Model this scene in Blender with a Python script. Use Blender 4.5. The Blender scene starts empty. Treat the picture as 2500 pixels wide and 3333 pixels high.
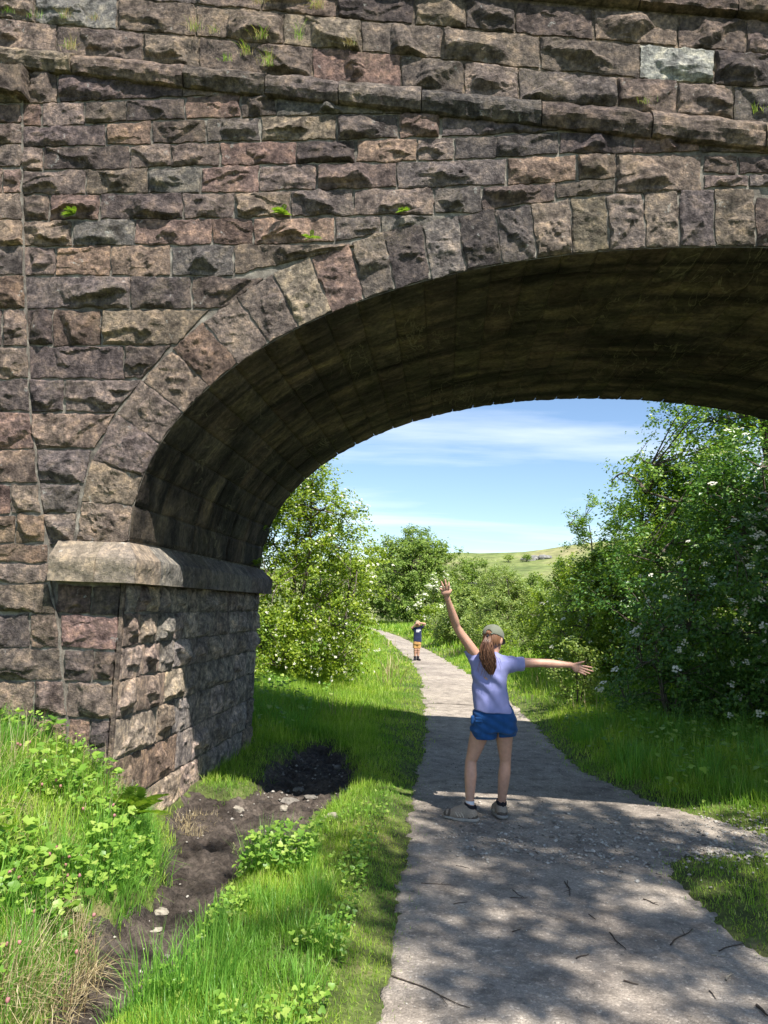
import bpy, math, random
import numpy as np
from mathutils import Matrix, Vector
R = np.random.default_rng(7)
random.seed(7)
scene = bpy.context.scene
COL = scene.collection

# ------------------------------------------------------------------ numpy noise
def _h(ix, iy, iz, seed):
    x = (ix.astype(np.int64) * 374761393 + iy.astype(np.int64) * 668265263 + iz.astype(np.int64) * 2147483647 + seed * 1274126177) & 0xFFFFFFFF
    x = ((x ^ (x >> 13)) * 1274126177) & 0xFFFFFFFF
    x = ((x ^ (x >> 16)) * 2246822519) & 0xFFFFFFFF
    x = x ^ (x >> 15)
    return (x & 0xFFFFFF) / float(0xFFFFFF)
def vnoise(x, y, z=0.0, seed=0):
    x = np.asarray(x, float); y = np.asarray(y, float) + 0 * x; z = np.asarray(z, float) + 0 * x
    ix, iy, iz = np.floor(x), np.floor(y), np.floor(z)
    fx, fy, fz = x - ix, y - iy, z - iz
    fx = fx * fx * (3 - 2 * fx); fy = fy * fy * (3 - 2 * fy); fz = fz * fz * (3 - 2 * fz)
    r = 0
    for a in (0, 1):
        wa = fx if a else 1 - fx
        for b in (0, 1):
            wb = fy if b else 1 - fy
            for c in (0, 1):
                wc = fz if c else 1 - fz
                r = r + wa * wb * wc * _h(ix + a, iy + b, iz + c, seed)
    return r * 2 - 1
def fbm(x, y, z=0.0, seed=0, o=4):
    r = 0; a = 1.0; f = 1.0; t = 0
    for k in range(o):
        r = r + a * vnoise(np.asarray(x) * f, np.asarray(y) * f, np.asarray(z) * f, seed + k * 17); t += a
        a *= 0.5; f *= 2.03
    return r / t
def sstep(a, b, x):
    t = np.clip((np.asarray(x, float) - a) / (b - a), 0, 1)
    return t * t * (3 - 2 * t)

# ------------------------------------------------------------------ object helpers
def link(o, parent=None):
    COL.objects.link(o)
    if parent is not None:
        o.parent = parent
    return o
def mk(name, verts, faces, mat=None, parent=None, tint=None, smooth=True, loc=None):
    """one mesh object; faces: list of (n,3)/(n,4) int arrays; tint: per-vertex rgb"""
    verts = np.asarray(verts, np.float32).reshape(-1, 3)
    if loc is not None:
        verts = verts - np.asarray(loc, np.float32)
    if not isinstance(faces, (list, tuple)):
        faces = [faces]
    faces = [np.asarray(f, np.int32) for f in faces if len(f)]
    me = bpy.data.meshes.new(name)
    me.vertices.add(len(verts)); me.vertices.foreach_set("co", verts.ravel())
    nl = sum(f.size for f in faces); npoly = sum(len(f) for f in faces)
    me.loops.add(nl); me.polygons.add(npoly)
    me.loops.foreach_set("vertex_index", np.concatenate([f.ravel() for f in faces]))
    tot = np.concatenate([np.full(len(f), f.shape[1], np.int32) for f in faces])
    st = np.concatenate([[0], np.cumsum(tot)[:-1]]).astype(np.int32)
    me.polygons.foreach_set("loop_start", st)
    try:
        me.polygons.foreach_set("loop_total", tot)
    except Exception:
        pass
    me.polygons.foreach_set("use_smooth", np.full(npoly, bool(smooth)))
    if tint is not None:
        a = me.attributes.new("tint", 'FLOAT_COLOR', 'POINT')
        t = np.ones((len(verts), 4), np.float32); t[:, :3] = tint
        a.data.foreach_set("color", t.ravel())
    me.update(calc_edges=True); me.validate()
    if mat is not None:
        me.materials.append(mat)
    o = bpy.data.objects.new(name, me)
    if loc is not None and parent is None:
        o.location = loc
    return link(o, parent)
def empty(name, loc=(0, 0, 0)):
    o = bpy.data.objects.new(name, None); o.location = loc; o.empty_display_size = 0.2
    return link(o)
def tag(o, label=None, cat=None, group=None, kind=None):
    if label: o["label"] = label
    if cat: o["category"] = cat
    if group: o["group"] = group
    if kind: o["kind"] = kind
    return o
class MB:
    """mesh collector"""
    def __init__(s): s.v = []; s.f3 = []; s.f4 = []; s.t = []; s.n = 0
    def add(s, v, f, tint=None):
        v = np.asarray(v, float).reshape(-1, 3); f = np.asarray(f, np.int64)
        if len(f) == 0: return
        (s.f3 if f.shape[1] == 3 else s.f4).append(f + s.n)
        s.v.append(v); s.n += len(v)
        if tint is not None:
            s.t.append(np.broadcast_to(np.asarray(tint, float), (len(v), 3)))
    def build(s, name, mat=None, parent=None, smooth=True, loc=None):
        F = []
        if s.f3: F.append(np.concatenate(s.f3))
        if s.f4: F.append(np.concatenate(s.f4))
        return mk(name, np.concatenate(s.v), F, mat, parent, np.concatenate(s.t) if s.t else None, smooth, loc)
def grid_faces(nu, nv, flip=False):
    i = np.arange(nu - 1)[:, None] * nv + np.arange(nv - 1)[None]
    i = i.ravel()
    f = np.stack([i, i + nv, i + nv + 1, i + 1], 1)
    return f[:, ::-1] if flip else f
def tube(path, rad, n=8, cap=True):
    path = np.asarray(path, float); m = len(path)
    rad = np.broadcast_to(np.asarray(rad, float), (m,))
    d = np.gradient(path, axis=0); d /= np.linalg.norm(d, axis=1)[:, None] + 1e-9
    up = np.array([0.31, 0.17, 0.93]);
    a = np.cross(d, up); a /= np.linalg.norm(a, axis=1)[:, None] + 1e-9
    b = np.cross(d, a)
    th = np.linspace(0, 2 * np.pi, n, endpoint=False)
    v = path[:, None] + rad[:, None, None] * (a[:, None] * np.cos(th)[None, :, None] + b[:, None] * np.sin(th)[None, :, None])
    i = np.arange(m - 1)[:, None] * n; j = np.arange(n)[None]
    f = np.stack([i + j, i + (j + 1) % n, i + n + (j + 1) % n, i + n + j], -1).reshape(-1, 4)
    return v.reshape(-1, 3), f

# ------------------------------------------------------------------ camera
CH = 1.63
FPX, YAW, PITCH, ROLL = 2402.34, 0.0863, 0.1258, 0.0345
C0 = np.array([0, 0, CH])
def ray(u, v):
    X = (u - 1250) / FPX; Y = -(v - 1666.5) / FPX
    cr, sr = math.cos(ROLL), math.sin(ROLL)
    uu = cr * X - sr * Y; vv = sr * X + cr * Y
    cp, sp = math.cos(PITCH), math.sin(PITCH)
    yf = cp - sp * vv; z = sp + cp * vv
    c, s = math.cos(YAW), math.sin(YAW)
    return np.array([c * uu - s * yf, s * uu + c * yf, z])
def on_y(u, v, y): r = ray(u, v); return C0 + r * y / r[1]
def on_x(u, v, x): r = ray(u, v); return C0 + r * x / r[0]
def on_z(u, v, z=0.0): r = ray(u, v); return C0 + r * (z - CH) / r[2]
cam_d = bpy.data.cameras.new("camera")
cam = link(bpy.data.objects.new("camera", cam_d))
cp, sp, cy, sy = math.cos(PITCH), math.sin(PITCH), math.cos(YAW), math.sin(YAW)
fw = Vector((-sy * cp, cy * cp, sp)); rt = Vector((cy, sy, 0)); up = rt.cross(fw)
cr, sr = math.cos(ROLL), math.sin(ROLL)
X = cr * rt + sr * up; Yv = -sr * rt + cr * up
cam.matrix_world = Matrix(((X.x, Yv.x, -fw.x, 0), (X.y, Yv.y, -fw.y, 0), (X.z, Yv.z, -fw.z, CH), (0, 0, 0, 1)))
cam_d.sensor_fit = 'AUTO'; cam_d.sensor_width = 36.0; cam_d.lens = FPX / 3333 * 36.0
cam_d.clip_start = 0.05; cam_d.clip_end = 4000
scene.camera = cam

# ------------------------------------------------------------------ light
SUN = np.array([0.75, -1.0, 1.96]); SUN /= np.linalg.norm(SUN)
sl = bpy.data.lights.new("sun", 'SUN'); sl.energy = 5.0; sl.angle = math.radians(0.5); sl.color = (1.0, 0.95, 0.88)
so = link(bpy.data.objects.new("sun", sl))
so.rotation_euler = Vector(-SUN).to_track_quat('-Z', 'Y').to_euler()
w = bpy.data.worlds.new("World"); scene.world = w; w.use_nodes = True
nt = w.node_tree; nt.nodes.clear()
out = nt.nodes.new("ShaderNodeOutputWorld"); bg = nt.nodes.new("ShaderNodeBackground")
sky = nt.nodes.new("ShaderNodeTexSky"); sky.sky_type = 'NISHITA'; sky.sun_disc = False
sky.sun_elevation = math.asin(SUN[2]); sky.sun_rotation = math.atan2(SUN[0], SUN[1])
sky.air_density = 1.0; sky.dust_density = 0.15; sky.ozone_density = 3.2; sky.altitude = 100
tc = nt.nodes.new("ShaderNodeTexCoord")
def N(tree, t, **kw):
    n = tree.nodes.new(t)
    for k, v in kw.items(): setattr(n, k, v)
    return n
sep = N(nt, "ShaderNodeSeparateXYZ"); nt.links.new(tc.outputs["Generated"], sep.inputs[0])
# cirrus: project the direction onto a high flat layer so that the wisps stretch towards the horizon
mz = N(nt, "ShaderNodeMath", operation='MAXIMUM'); nt.links.new(sep.outputs[2], mz.inputs[0]); mz.inputs[1].default_value = 0.0
az = N(nt, "ShaderNodeMath", operation='ADD'); nt.links.new(mz.outputs[0], az.inputs[0]); az.inputs[1].default_value = 0.10
dv = N(nt, "ShaderNodeVectorMath", operation='DIVIDE'); nt.links.new(tc.outputs["Generated"], dv.inputs[0])
cmb = N(nt, "ShaderNodeCombineXYZ")
for k in range(3): nt.links.new(az.outputs[0], cmb.inputs[k])
nt.links.new(cmb.outputs[0], dv.inputs[1])
mp = N(nt, "ShaderNodeMapping"); nt.links.new(dv.outputs[0], mp.inputs[0])
mp.inputs["Scale"].default_value = (0.30, 0.95, 0.0); mp.inputs["Rotation"].default_value = (0, 0, math.radians(-4)); mp.inputs["Location"].default_value = (3.1, 1.7, 0)
nz = N(nt, "ShaderNodeTexNoise"); nt.links.new(mp.outputs[0], nz.inputs[0])
nz.inputs["Scale"].default_value = 1.25; nz.inputs["Detail"].default_value = 7; nz.inputs["Roughness"].default_value = 0.55; nz.inputs["Distortion"].default_value = 0.35
rp = N(nt, "ShaderNodeValToRGB"); nt.links.new(nz.outputs[0], rp.inputs[0])
rp.color_ramp.elements[0].position = 0.46; rp.color_ramp.elements[0].color = (0, 0, 0, 1)
rp.color_ramp.elements[1].position = 0.84; rp.color_ramp.elements[1].color = (0.70, 0.70, 0.70, 1)
mx = N(nt, "ShaderNodeMix", data_type='RGBA'); nt.links.new(rp.outputs[0], mx.inputs[0])
nt.links.new(sky.outputs[0], mx.inputs[6]); mx.inputs[7].default_value = (8.2, 8.5, 9.0, 1)
nt.links.new(mx.outputs[2], bg.inputs[0]); bg.inputs[1].default_value = 0.094
nt.links.new(bg.outputs[0], out.inputs[0])
vs = scene.view_settings; vs.view_transform = 'Standard'; vs.look = 'None'; vs.gamma = 1; vs.exposure = 1.0; vs.use_curve_mapping = False
cy_ = scene.cycles
cy_.max_bounces = 6; cy_.diffuse_bounces = 3; cy_.transparent_max_bounces = 4; cy_.use_denoising = True
cy_.sample_clamp_indirect = 8.0

# ------------------------------------------------------------------ materials
def new_mat(name):
    m = bpy.data.materials.new(name); m.use_nodes = True
    t = m.node_tree; b = t.nodes["Principled BSDF"]
    b.inputs["Specular IOR Level"].default_value = 0.25
    return m, t, b
def noise(t, scale, detail=4, rough=0.55, vec=None, dist=0.0):
    n = N(t, "ShaderNodeTexNoise")
    n.inputs["Scale"].default_value = scale; n.inputs["Detail"].default_value = detail; n.inputs["Roughness"].default_value = rough
    n.inputs["Distortion"].default_value = dist
    if vec is None:
        g = t.nodes.get("geo") or N(t, "ShaderNodeNewGeometry", name="geo")
        vec = g.outputs["Position"]
    t.links.new(vec, n.inputs["Vector"])
    return n
def ramp(t, src, stops):
    r = N(t, "ShaderNodeValToRGB"); cr_ = r.color_ramp
    while len(cr_.elements) < len(stops): cr_.elements.new(0.5)
    for e, (p, c) in zip(cr_.elements, stops):
        e.position = p; e.color = (*c, 1) if not isinstance(c, (int, float)) else (c, c, c, 1)
    t.links.new(src, r.inputs[0]); return r
def mix(t, fac, a, b, mode='MIX'):
    m = N(t, "ShaderNodeMix", data_type='RGBA', blend_type=mode)
    if isinstance(fac, (int, float)): m.inputs[0].default_value = fac
    else: t.links.new(fac, m.inputs[0])
    for s, i in ((a, 6), (b, 7)):
        if isinstance(s, (tuple, list)): m.inputs[i].default_value = (*s, 1)
        else: t.links.new(s, m.inputs[i])
    return m.outputs[2]
def math_(t, op, a, b=None):
    m = N(t, "ShaderNodeMath", operation=op)
    for s, i in ((a, 0), (b, 1)):
        if s is None: continue
        if isinstance(s, (int, float)): m.inputs[i].default_value = s
        else: t.links.new(s, m.inputs[i])
    return m.outputs[0]
def bump(t, b, src, strength, dist=0.01):
    n = N(t, "ShaderNodeBump"); n.inputs["Strength"].default_value = strength; n.inputs["Distance"].default_value = dist
    t.links.new(src, n.inputs["Height"]); t.links.new(n.outputs[0], b.inputs["Normal"])
def tint_attr(t):
    a = N(t, "ShaderNodeAttribute", attribute_name="tint"); return a.outputs["Color"]

def stone_mat(name, lichen=0.60, green=None, bs=0.9, con=1.0):
    m, t, b = new_mat(name)
    b.inputs["Roughness"].default_value = 0.93; b.inputs["Specular IOR Level"].default_value = 0.12
    c = tint_attr(t)
    n1 = noise(t, 9, 6, 0.65); n2 = noise(t, 30, 6, 0.7); n3 = noise(t, 170, 3, 0.6); n4 = noise(t, 2.3, 5, 0.6)
    # dark soot crust against paler weathered grit
    k = ramp(t, n1.outputs[0], [(0.35, (0.40, 0.385, 0.39)), (0.50, (0.90, 0.88, 0.88)), (0.66, (1.65, 1.50, 1.32))])
    c1 = mix(t, con, c, k.outputs[0], 'MULTIPLY')
    k2 = ramp(t, n2.outputs[0], [(0.34, (0.38, 0.38, 0.39)), (0.52, (1.0, 0.99, 0.98)), (0.70, (2.0, 1.9, 1.72))])  # grit mottling, contrast widened to paint highlights and shade into the relief
    c2 = mix(t, 0.85 * con, c1, k2.outputs[0], 'MULTIPLY')
    k3 = ramp(t, n3.outputs[0], [(0.34, (0.80, 0.80, 0.81)), (0.66, (1.2, 1.18, 1.16))])
    c3 = mix(t, 0.7, c2, k3.outputs[0], 'MULTIPLY')
    # white and grey lichen
    l = ramp(t, noise(t, 15, 5, 0.55, dist=0.4).outputs[0], [(lichen + 0.07, 0.0), (lichen + 0.10, 1.0)])
    l2 = ramp(t, noise(t, 95, 3, 0.6).outputs[0], [(0.40, 0.0), (0.62, 0.7)])
    lf = math_(t, 'MULTIPLY', l.outputs[0], l2.outputs[0])
    c4 = mix(t, lf, c3, (0.42, 0.43, 0.40))
    y = ramp(t, n4.outputs[0], [(0.52, 0.0), (0.72, 0.55)])
    yf = math_(t, 'MULTIPLY', y.outputs[0], l2.outputs[0])
    c5 = mix(t, yf, c4, green or (0.26, 0.22, 0.12))
    t.links.new(c5, b.inputs["Base Color"])
    hsum = math_(t, 'ADD', math_(t, 'MULTIPLY', n2.outputs[0], 1.6), math_(t, 'ADD', math_(t, 'MULTIPLY', noise(t, 90, 5, 0.75).outputs[0], 1.0), math_(t, 'MULTIPLY', n3.outputs[0], 0.45)))
    bump(t, b, hsum, bs, 0.020)
    return m
M = {}
M["stone"] = stone_mat("gritstone")
M["dressed"] = stone_mat("dressed_gritstone", bs=0.5, con=0.7)
def mortar_mat():
    m, t, b = new_mat("lime_mortar"); b.inputs["Roughness"].default_value = 0.95
    n = noise(t, 12, 5); n2 = noise(t, 120, 4)
    k = ramp(t, n.outputs[0], [(0.35, (0.085, 0.075, 0.064)), (0.55, (0.20, 0.18, 0.15)), (0.74, (0.34, 0.315, 0.265))])
    t.links.new(mix(t, 0.5, k.outputs[0], ramp(t, n2.outputs[0], [(0.3, 0.4), (0.7, 1.3)]).outputs[0], 'MULTIPLY'), b.inputs["Base Color"])
    bump(t, b, n2.outputs[0], 0.5, 0.01)
    return m
M["mortar"] = mortar_mat()
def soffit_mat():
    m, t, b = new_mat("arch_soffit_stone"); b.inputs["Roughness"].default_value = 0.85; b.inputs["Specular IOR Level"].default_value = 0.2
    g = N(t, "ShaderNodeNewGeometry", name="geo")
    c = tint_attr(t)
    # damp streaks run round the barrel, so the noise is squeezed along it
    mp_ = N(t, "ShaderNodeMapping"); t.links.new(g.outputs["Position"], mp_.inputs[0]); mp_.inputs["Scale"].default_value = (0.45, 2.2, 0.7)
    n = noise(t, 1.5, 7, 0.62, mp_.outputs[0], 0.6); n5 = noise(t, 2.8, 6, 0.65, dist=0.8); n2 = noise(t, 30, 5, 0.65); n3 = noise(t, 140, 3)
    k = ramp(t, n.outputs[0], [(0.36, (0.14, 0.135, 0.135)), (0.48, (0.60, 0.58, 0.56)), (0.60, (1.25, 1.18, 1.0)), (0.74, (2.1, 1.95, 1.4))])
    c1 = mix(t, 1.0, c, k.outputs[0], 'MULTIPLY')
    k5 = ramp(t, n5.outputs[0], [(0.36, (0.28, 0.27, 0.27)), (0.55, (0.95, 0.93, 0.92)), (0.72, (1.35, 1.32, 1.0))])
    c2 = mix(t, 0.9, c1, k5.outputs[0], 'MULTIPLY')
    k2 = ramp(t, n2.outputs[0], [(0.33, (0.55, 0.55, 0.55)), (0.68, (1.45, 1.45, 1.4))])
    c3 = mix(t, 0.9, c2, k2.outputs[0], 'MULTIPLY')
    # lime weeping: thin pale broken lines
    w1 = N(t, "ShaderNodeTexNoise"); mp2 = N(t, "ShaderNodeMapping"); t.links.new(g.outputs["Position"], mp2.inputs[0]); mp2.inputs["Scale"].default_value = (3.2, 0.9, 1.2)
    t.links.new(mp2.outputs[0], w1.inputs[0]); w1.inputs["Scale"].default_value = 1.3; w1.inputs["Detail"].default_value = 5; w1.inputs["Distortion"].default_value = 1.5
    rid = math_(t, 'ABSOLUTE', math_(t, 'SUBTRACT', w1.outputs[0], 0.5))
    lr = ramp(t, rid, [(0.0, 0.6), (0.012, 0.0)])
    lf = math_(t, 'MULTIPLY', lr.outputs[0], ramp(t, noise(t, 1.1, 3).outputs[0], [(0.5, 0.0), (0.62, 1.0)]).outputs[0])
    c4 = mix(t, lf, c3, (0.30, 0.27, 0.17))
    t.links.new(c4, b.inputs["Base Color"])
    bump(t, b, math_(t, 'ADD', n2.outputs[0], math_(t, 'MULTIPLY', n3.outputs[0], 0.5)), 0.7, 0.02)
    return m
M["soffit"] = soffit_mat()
def plain(name, col, rough=0.7, spec=0.25, var=0.12, scale=60, bstr=0.0, bdist=0.004):
    m, t, b = new_mat(name)
    b.inputs["Roughness"].default_value = rough; b.inputs["Specular IOR Level"].default_value = spec
    n = noise(t, scale, 4)
    k = ramp(t, n.outputs[0], [(0.3, tuple(c * (1 - var) for c in col)), (0.7, tuple(min(1, c * (1 + var)) for c in col))])
    t.links.new(k.outputs[0], b.inputs["Base Color"])
    if bstr: bump(t, b, n.outputs[0], bstr, bdist)
    return m
def leaf_mat(name, stops, transl=0.35, rough=0.45, spec=0.35, patch=None):
    """stops: colours picked per leaf (random per island)"""
    m, t, b = new_mat(name)
    g = N(t, "ShaderNodeNewGeometry", name="geo")
    k = ramp(t, g.outputs["Random Per Island"], stops)
    c = k.outputs[0]
    if patch:
        pn = noise(t, patch[0], 4, 0.6)
        pk = ramp(t, pn.outputs[0], [(0.35, patch[1]), (0.65, patch[2])])
        c = mix(t, 1.0, c, pk.outputs[0], 'MULTIPLY')
    t.links.new(c, b.inputs["Base Color"])
    b.inputs["Roughness"].default_value = rough; b.inputs["Specular IOR Level"].default_value = spec
    tr = N(t, "ShaderNodeBsdfTranslucent")
    hs = mix(t, 1.0, c, (1.25, 1.3, 0.55), 'MULTIPLY')
    t.links.new(hs, tr.inputs[0])
    ms = N(t, "ShaderNodeMixShader"); ms.inputs[0].default_value = transl
    t.links.new(b.outputs[0], ms.inputs[1]); t.links.new(tr.outputs[0], ms.inputs[2])
    t.links.new(ms.outputs[0], t.nodes["Material Output"].inputs[0])
    return m
# ================================================================== THE BRIDGE
S_ = 0.77
D = 6.2 * S_; TH = 4.69 * S_
CX = 2.1857 * S_; AA = 4.9465 * S_; BB = 2.6624 * S_; ZS = CH + 0.4873 * S_; EX = 2.1167
XL = CX - AA; XR = CX + AA
def Zp(X, Y, dy=0.0):
    """a traced point (in the 1.3272x scale of the photograph) on the wall plane y = D - dy -> (x, z)"""
    p = on_y(X * 0.7535, Y * 0.7535, D - dy); return np.array([p[0], p[2]])
def arch_pt(t):
    """intrados, t: 0 left springing .. pi right springing"""
    t = np.asarray(t, float); c, s = np.cos(t), np.sin(t)
    return CX - np.sign(c) * AA * np.abs(c) ** (2 / EX), ZS + BB * np.abs(s) ** (2 / EX)
_t = np.linspace(0, np.pi, 4001); _ax, _az = arch_pt(_t)
_al = np.concatenate([[0], np.cumsum(np.hypot(np.diff(_ax), np.diff(_az)))]); ALEN = _al[-1]
def arch_s(s):
    t = np.interp(s, _al, _t); x, z = arch_pt(t)
    x2, z2 = arch_pt(np.clip(t + 1e-3, 0, np.pi)); x1, z1 = arch_pt(np.clip(t - 1e-3, 0, np.pi))
    tx, tz = x2 - x1, z2 - z1; l = np.hypot(tx, tz) + 1e-12
    return x, z, tz / l * -1, tx / l          # point and OUTWARD (up) normal (nx, nz)
PAL = {  # base colours of single stones
    'd': (0.165, 0.140, 0.138), 'n': (0.235, 0.190, 0.168), 'b': (0.270, 0.215, 0.172), 'r': (0.270, 0.178, 0.152),
    'o': (0.335, 0.240, 0.172), 't': (0.330, 0.275, 0.205), 'g': (0.225, 0.212, 0.200), 'w': (0.40, 0.41, 0.38), 'k': (0.140, 0.128, 0.130),
}
def tint_of(code=None, rng=R):
    if code is None: code = rng.choice(list("ddnnnbbrrogtk"))
    c = np.array(PAL[code]); c = c if code == 'w' else 0.62 * c + 0.38 * (0.35 * c.mean() + 0.65 * 0.18) * np.array([1.10, 0.96, 0.90]); return np.clip(c * 0.80 * rng.uniform(0.72, 1.26) * (1 + rng.uniform(-0.03, 0.03, 3)), 0.01, 0.8)
_seed = [100]
def rock(mb, quad, fmap, tint, cell=0.0095, bulge=0.032, ledge=1.0, edge=0.013, skirt=0.03, gap=0.0085, rough=1.0, tooled=0.0):
    """a rock-faced stone. quad: 4 corners (a, b) in the face's own metric plane, order 00 10 11 01; fmap(a, b, h) -> xyz"""
    q = np.asarray(quad, float)
    wa = 0.5 * (np.linalg.norm(q[1] - q[0]) + np.linalg.norm(q[2] - q[3])); hb = 0.5 * (np.linalg.norm(q[3] - q[0]) + np.linalg.norm(q[2] - q[1]))
    if wa < 0.02 or hb < 0.02: return
    c = q.mean(0)
    q = c + (q - c) * np.array([max(0.3, 1 - 2 * gap / max(wa, .05)), max(0.3, 1 - 2 * gap / max(hb, .05))])[None]
    nu = max(5, int(wa / cell) + 1); nv = max(5, int(hb / cell) + 1)
    s = np.linspace(0, 1, nu)[:, None]; t = np.linspace(0, 1, nv)[None]
    _seed[0] += 1; sd = _seed[0]; rg = np.random.default_rng(sd)
    P = (q[0][:, None, None] * ((1 - s) * (1 - t)) + q[1][:, None, None] * (s * (1 - t)) + q[2][:, None, None] * (s * t) + q[3][:, None, None] * ((1 - s) * t))
    a, b = P[0], P[1]
    # ragged arrises
    jag = 0.006 * np.clip(4 * np.minimum(np.minimum(s, 1 - s), np.minimum(t, 1 - t)), 0, 1)
    a, b = a + 0.009 * vnoise(a * 13, b * 13, 0, sd + 3) + 0.005 * vnoise(a * 40, b * 40, 0, sd + 5), b + 0.011 * vnoise(a * 9, b * 12, 5, sd + 4) + 0.006 * vnoise(a * 35, b * 40, 5, sd + 6)
    ds_, dt_ = np.minimum(s, 1 - s) * wa, np.minimum(t, 1 - t) * hb; d = np.where(np.minimum(ds_, dt_) < 1e-9, 0, ds_ * dt_ / np.sqrt(ds_ ** 2 + dt_ ** 2 + 1e-12)) * 1.08
    ox, oy = rg.uniform(0, 90, 2)
    na = vnoise(a * 14 + ox, b * 14 + oy, 0, sd); nb = fbm(a * 7 + oy, b * 9 + ox, 0, sd + 1, 3)
    env = sstep(0.0, 1.0, np.clip((d - 0.002) / (edge * (1.1 + 0.9 * na + 0.5 * nb)), 0, 1)) ** 0.75
    env = env * (0.75 + 0.25 * np.clip(d / (0.36 * min(wa, hb)), 0, 1) ** 0.7)
    u0 = (s - 0.5) * wa + 0 * t; v0 = (t - 0.5) * hb + 0 * s
    fl = rg.uniform() < 0.22                 # some faces were dressed flatter
    vf = (t + 0 * s)                         # 0 bottom .. 1 top
    brk = rg.uniform(0.10, 0.42) + 0.16 * fbm(a * 5 + ox, 0 * b, 0, sd + 7, 3) + 0.05 * vnoise(a * 22, b * 9, 0, sd + 8) + u0 / wa * rg.normal(0, 0.16)
    amp = 0.72 + 0.75 * fbm(a * 4.2 + oy, b * 2.5, 0, sd + 9, 2)
    amp = np.clip(amp, 0.25, 1.35) * (0.55 if fl else 1.0)
    upper = 0.42 + 0.58 * np.clip((1 - vf) / np.maximum(1 - brk, 0.2), 0, 1)
    lower = 1 - rg.uniform(0.55, 0.85) * sstep(0.0, rg.uniform(0.10, 0.22), brk - vf)
    H = bulge * 1.3 * amp * np.where(vf > brk, upper, lower)
    for k in range(rg.integers(2, 5)):       # chisel facets
        ang = rg.uniform(0, 2 * np.pi); off = rg.uniform(0.10, 0.5) * min(wa, hb); sl = rg.uniform(0.35, 1.0)
        dist = (u0 * np.cos(ang) + v0 * np.sin(ang)) + 0.018 * nb + 0.006 * na
        H = np.minimum(H, bulge * rg.uniform(1.0, 1.5) - sl * np.maximum(dist - off * 0.3, -0.1))
    for k in range(rg.integers(0, 2)):       # a further broken ledge
        vl = rg.uniform(-0.2, 0.36) * hb; sl = rg.normal(0, 0.25)
        line = v0 - vl - sl * u0 - 0.035 * fbm(a * 8 + k * 9 + ox, b * 3, 0, sd + 17 + k, 3)
        ext = sstep(-0.15, 0.15, vnoise(a * 4.5 + k * 3 + oy, 0 * a, 0, sd + 12 + k) + rg.uniform(-0.2, 0.4))
        H = H - ledge * bulge * rg.uniform(0.25, 0.5) * sstep(0.006, -0.010, line) * ext
    H = H + rough * (0.0095 * fbm(a * 17 + ox, b * 23 + oy, 0, sd + 21, 4) + 0.015 * (0.4 - np.abs(vnoise(a * 9 + ox + 0.6 * nb, b * 14 + oy, 0, sd + 31))))
    if tooled:                               # pick-dressed pits
        H = H + tooled * np.minimum(0, vnoise(a * 38 + b * 12 + ox, b * 38, 0, sd + 41) + 0.15) * 0.022
    H = np.maximum(H, 0.003)
    h = env * H
    V = fmap(a, b, h).reshape(-1, 3)
    F = grid_faces(nu, nv)
    # skirt back into the joint
    idx = np.arange(nu * nv).reshape(nu, nv)
    ring = np.concatenate([idx[:, 0], idx[-1, 1:], idx[-2::-1, -1], idx[0, -2:0:-1]])
    af, bf = a.ravel()[ring], b.ravel()[ring]
    cc = c[:, None] + (np.stack([af, bf]) - c[:, None]) * 1.0
    VS = fmap(cc[0], cc[1], np.full(len(ring), -skirt)).reshape(-1, 3)
    n0 = len(V); m = len(ring); j = np.arange(m)
    FS = np.stack([ring[j], n0 + j, n0 + (j + 1) % m, ring[(j + 1) % m]], 1)[:, ::-1]
    mb.add(np.concatenate([V, VS]), np.concatenate([F, FS]), tint)
front = lambda a, b, h: np.stack([a, D - h, b], -1)
FB = -1  # face order fix flag (front plane seen from -y)

# --- traced lines of the wall (scaled photograph coordinates)
def pl(*pts):
    p = np.array(pts, float); return lambda x: np.interp(x, p[:, 0], p[:, 1]) + np.where(x < p[0, 0], (x - p[0, 0]) * (p[1, 1] - p[0, 1]) / (p[1, 0] - p[0, 0]), 0) + np.where(x > p[-1, 0], (x - p[-1, 0]) * (p[-1, 1] - p[-2, 1]) / (p[-1, 0] - p[-2, 0]), 0)
STRU = pl((0, 205), (790, 288), (1659, 374), (2344, 442), (3318, 531))
STRL = pl((95, 288), (770, 362), (1140, 402), (1659, 462), (2339, 531), (3318, 636))
COPL = pl((1659, -40), (2569, 38), (3318, 88))
BA = pl((0, -52), (850, 18), (1659, 95), (2329, 152), (2759, 188), (3318, 235))
BBd = pl((0, 75), (240, 108), (860, 158), (1659, 231), (2009, 267), (2669, 331), (3318, 380))
EXT = np.array([(322, 2352), (330, 2260), (345, 2165), (395, 1985), (500, 1785), (610, 1645), (740, 1510), (885, 1400), (1030, 1290), (1185, 1195), (1345, 1125), (1515, 1065), (1659, 1012), (1824, 975), (1979, 945), (2139, 912), (2294, 880), (2464, 860), (2619, 840), (2779, 830), (2934, 820), (3084, 815), (3259, 812), (3330, 812)], float)
extY = lambda x: np.interp(x, EXT[:, 0], EXT[:, 1])
extX = lambda y: np.interp(-y, -EXT[:, 1], EXT[:, 0])
PILJ = pl((288, 95), (840, 95), (1190, 103), (1475, 118), (1770, 130), (1935, 150), (2080, 165), (2215, 180), (2345, 207), (2520, 213), (2650, 240), (2800, 258), (2940, 270), (3100, 285), (3290, 292))
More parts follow.
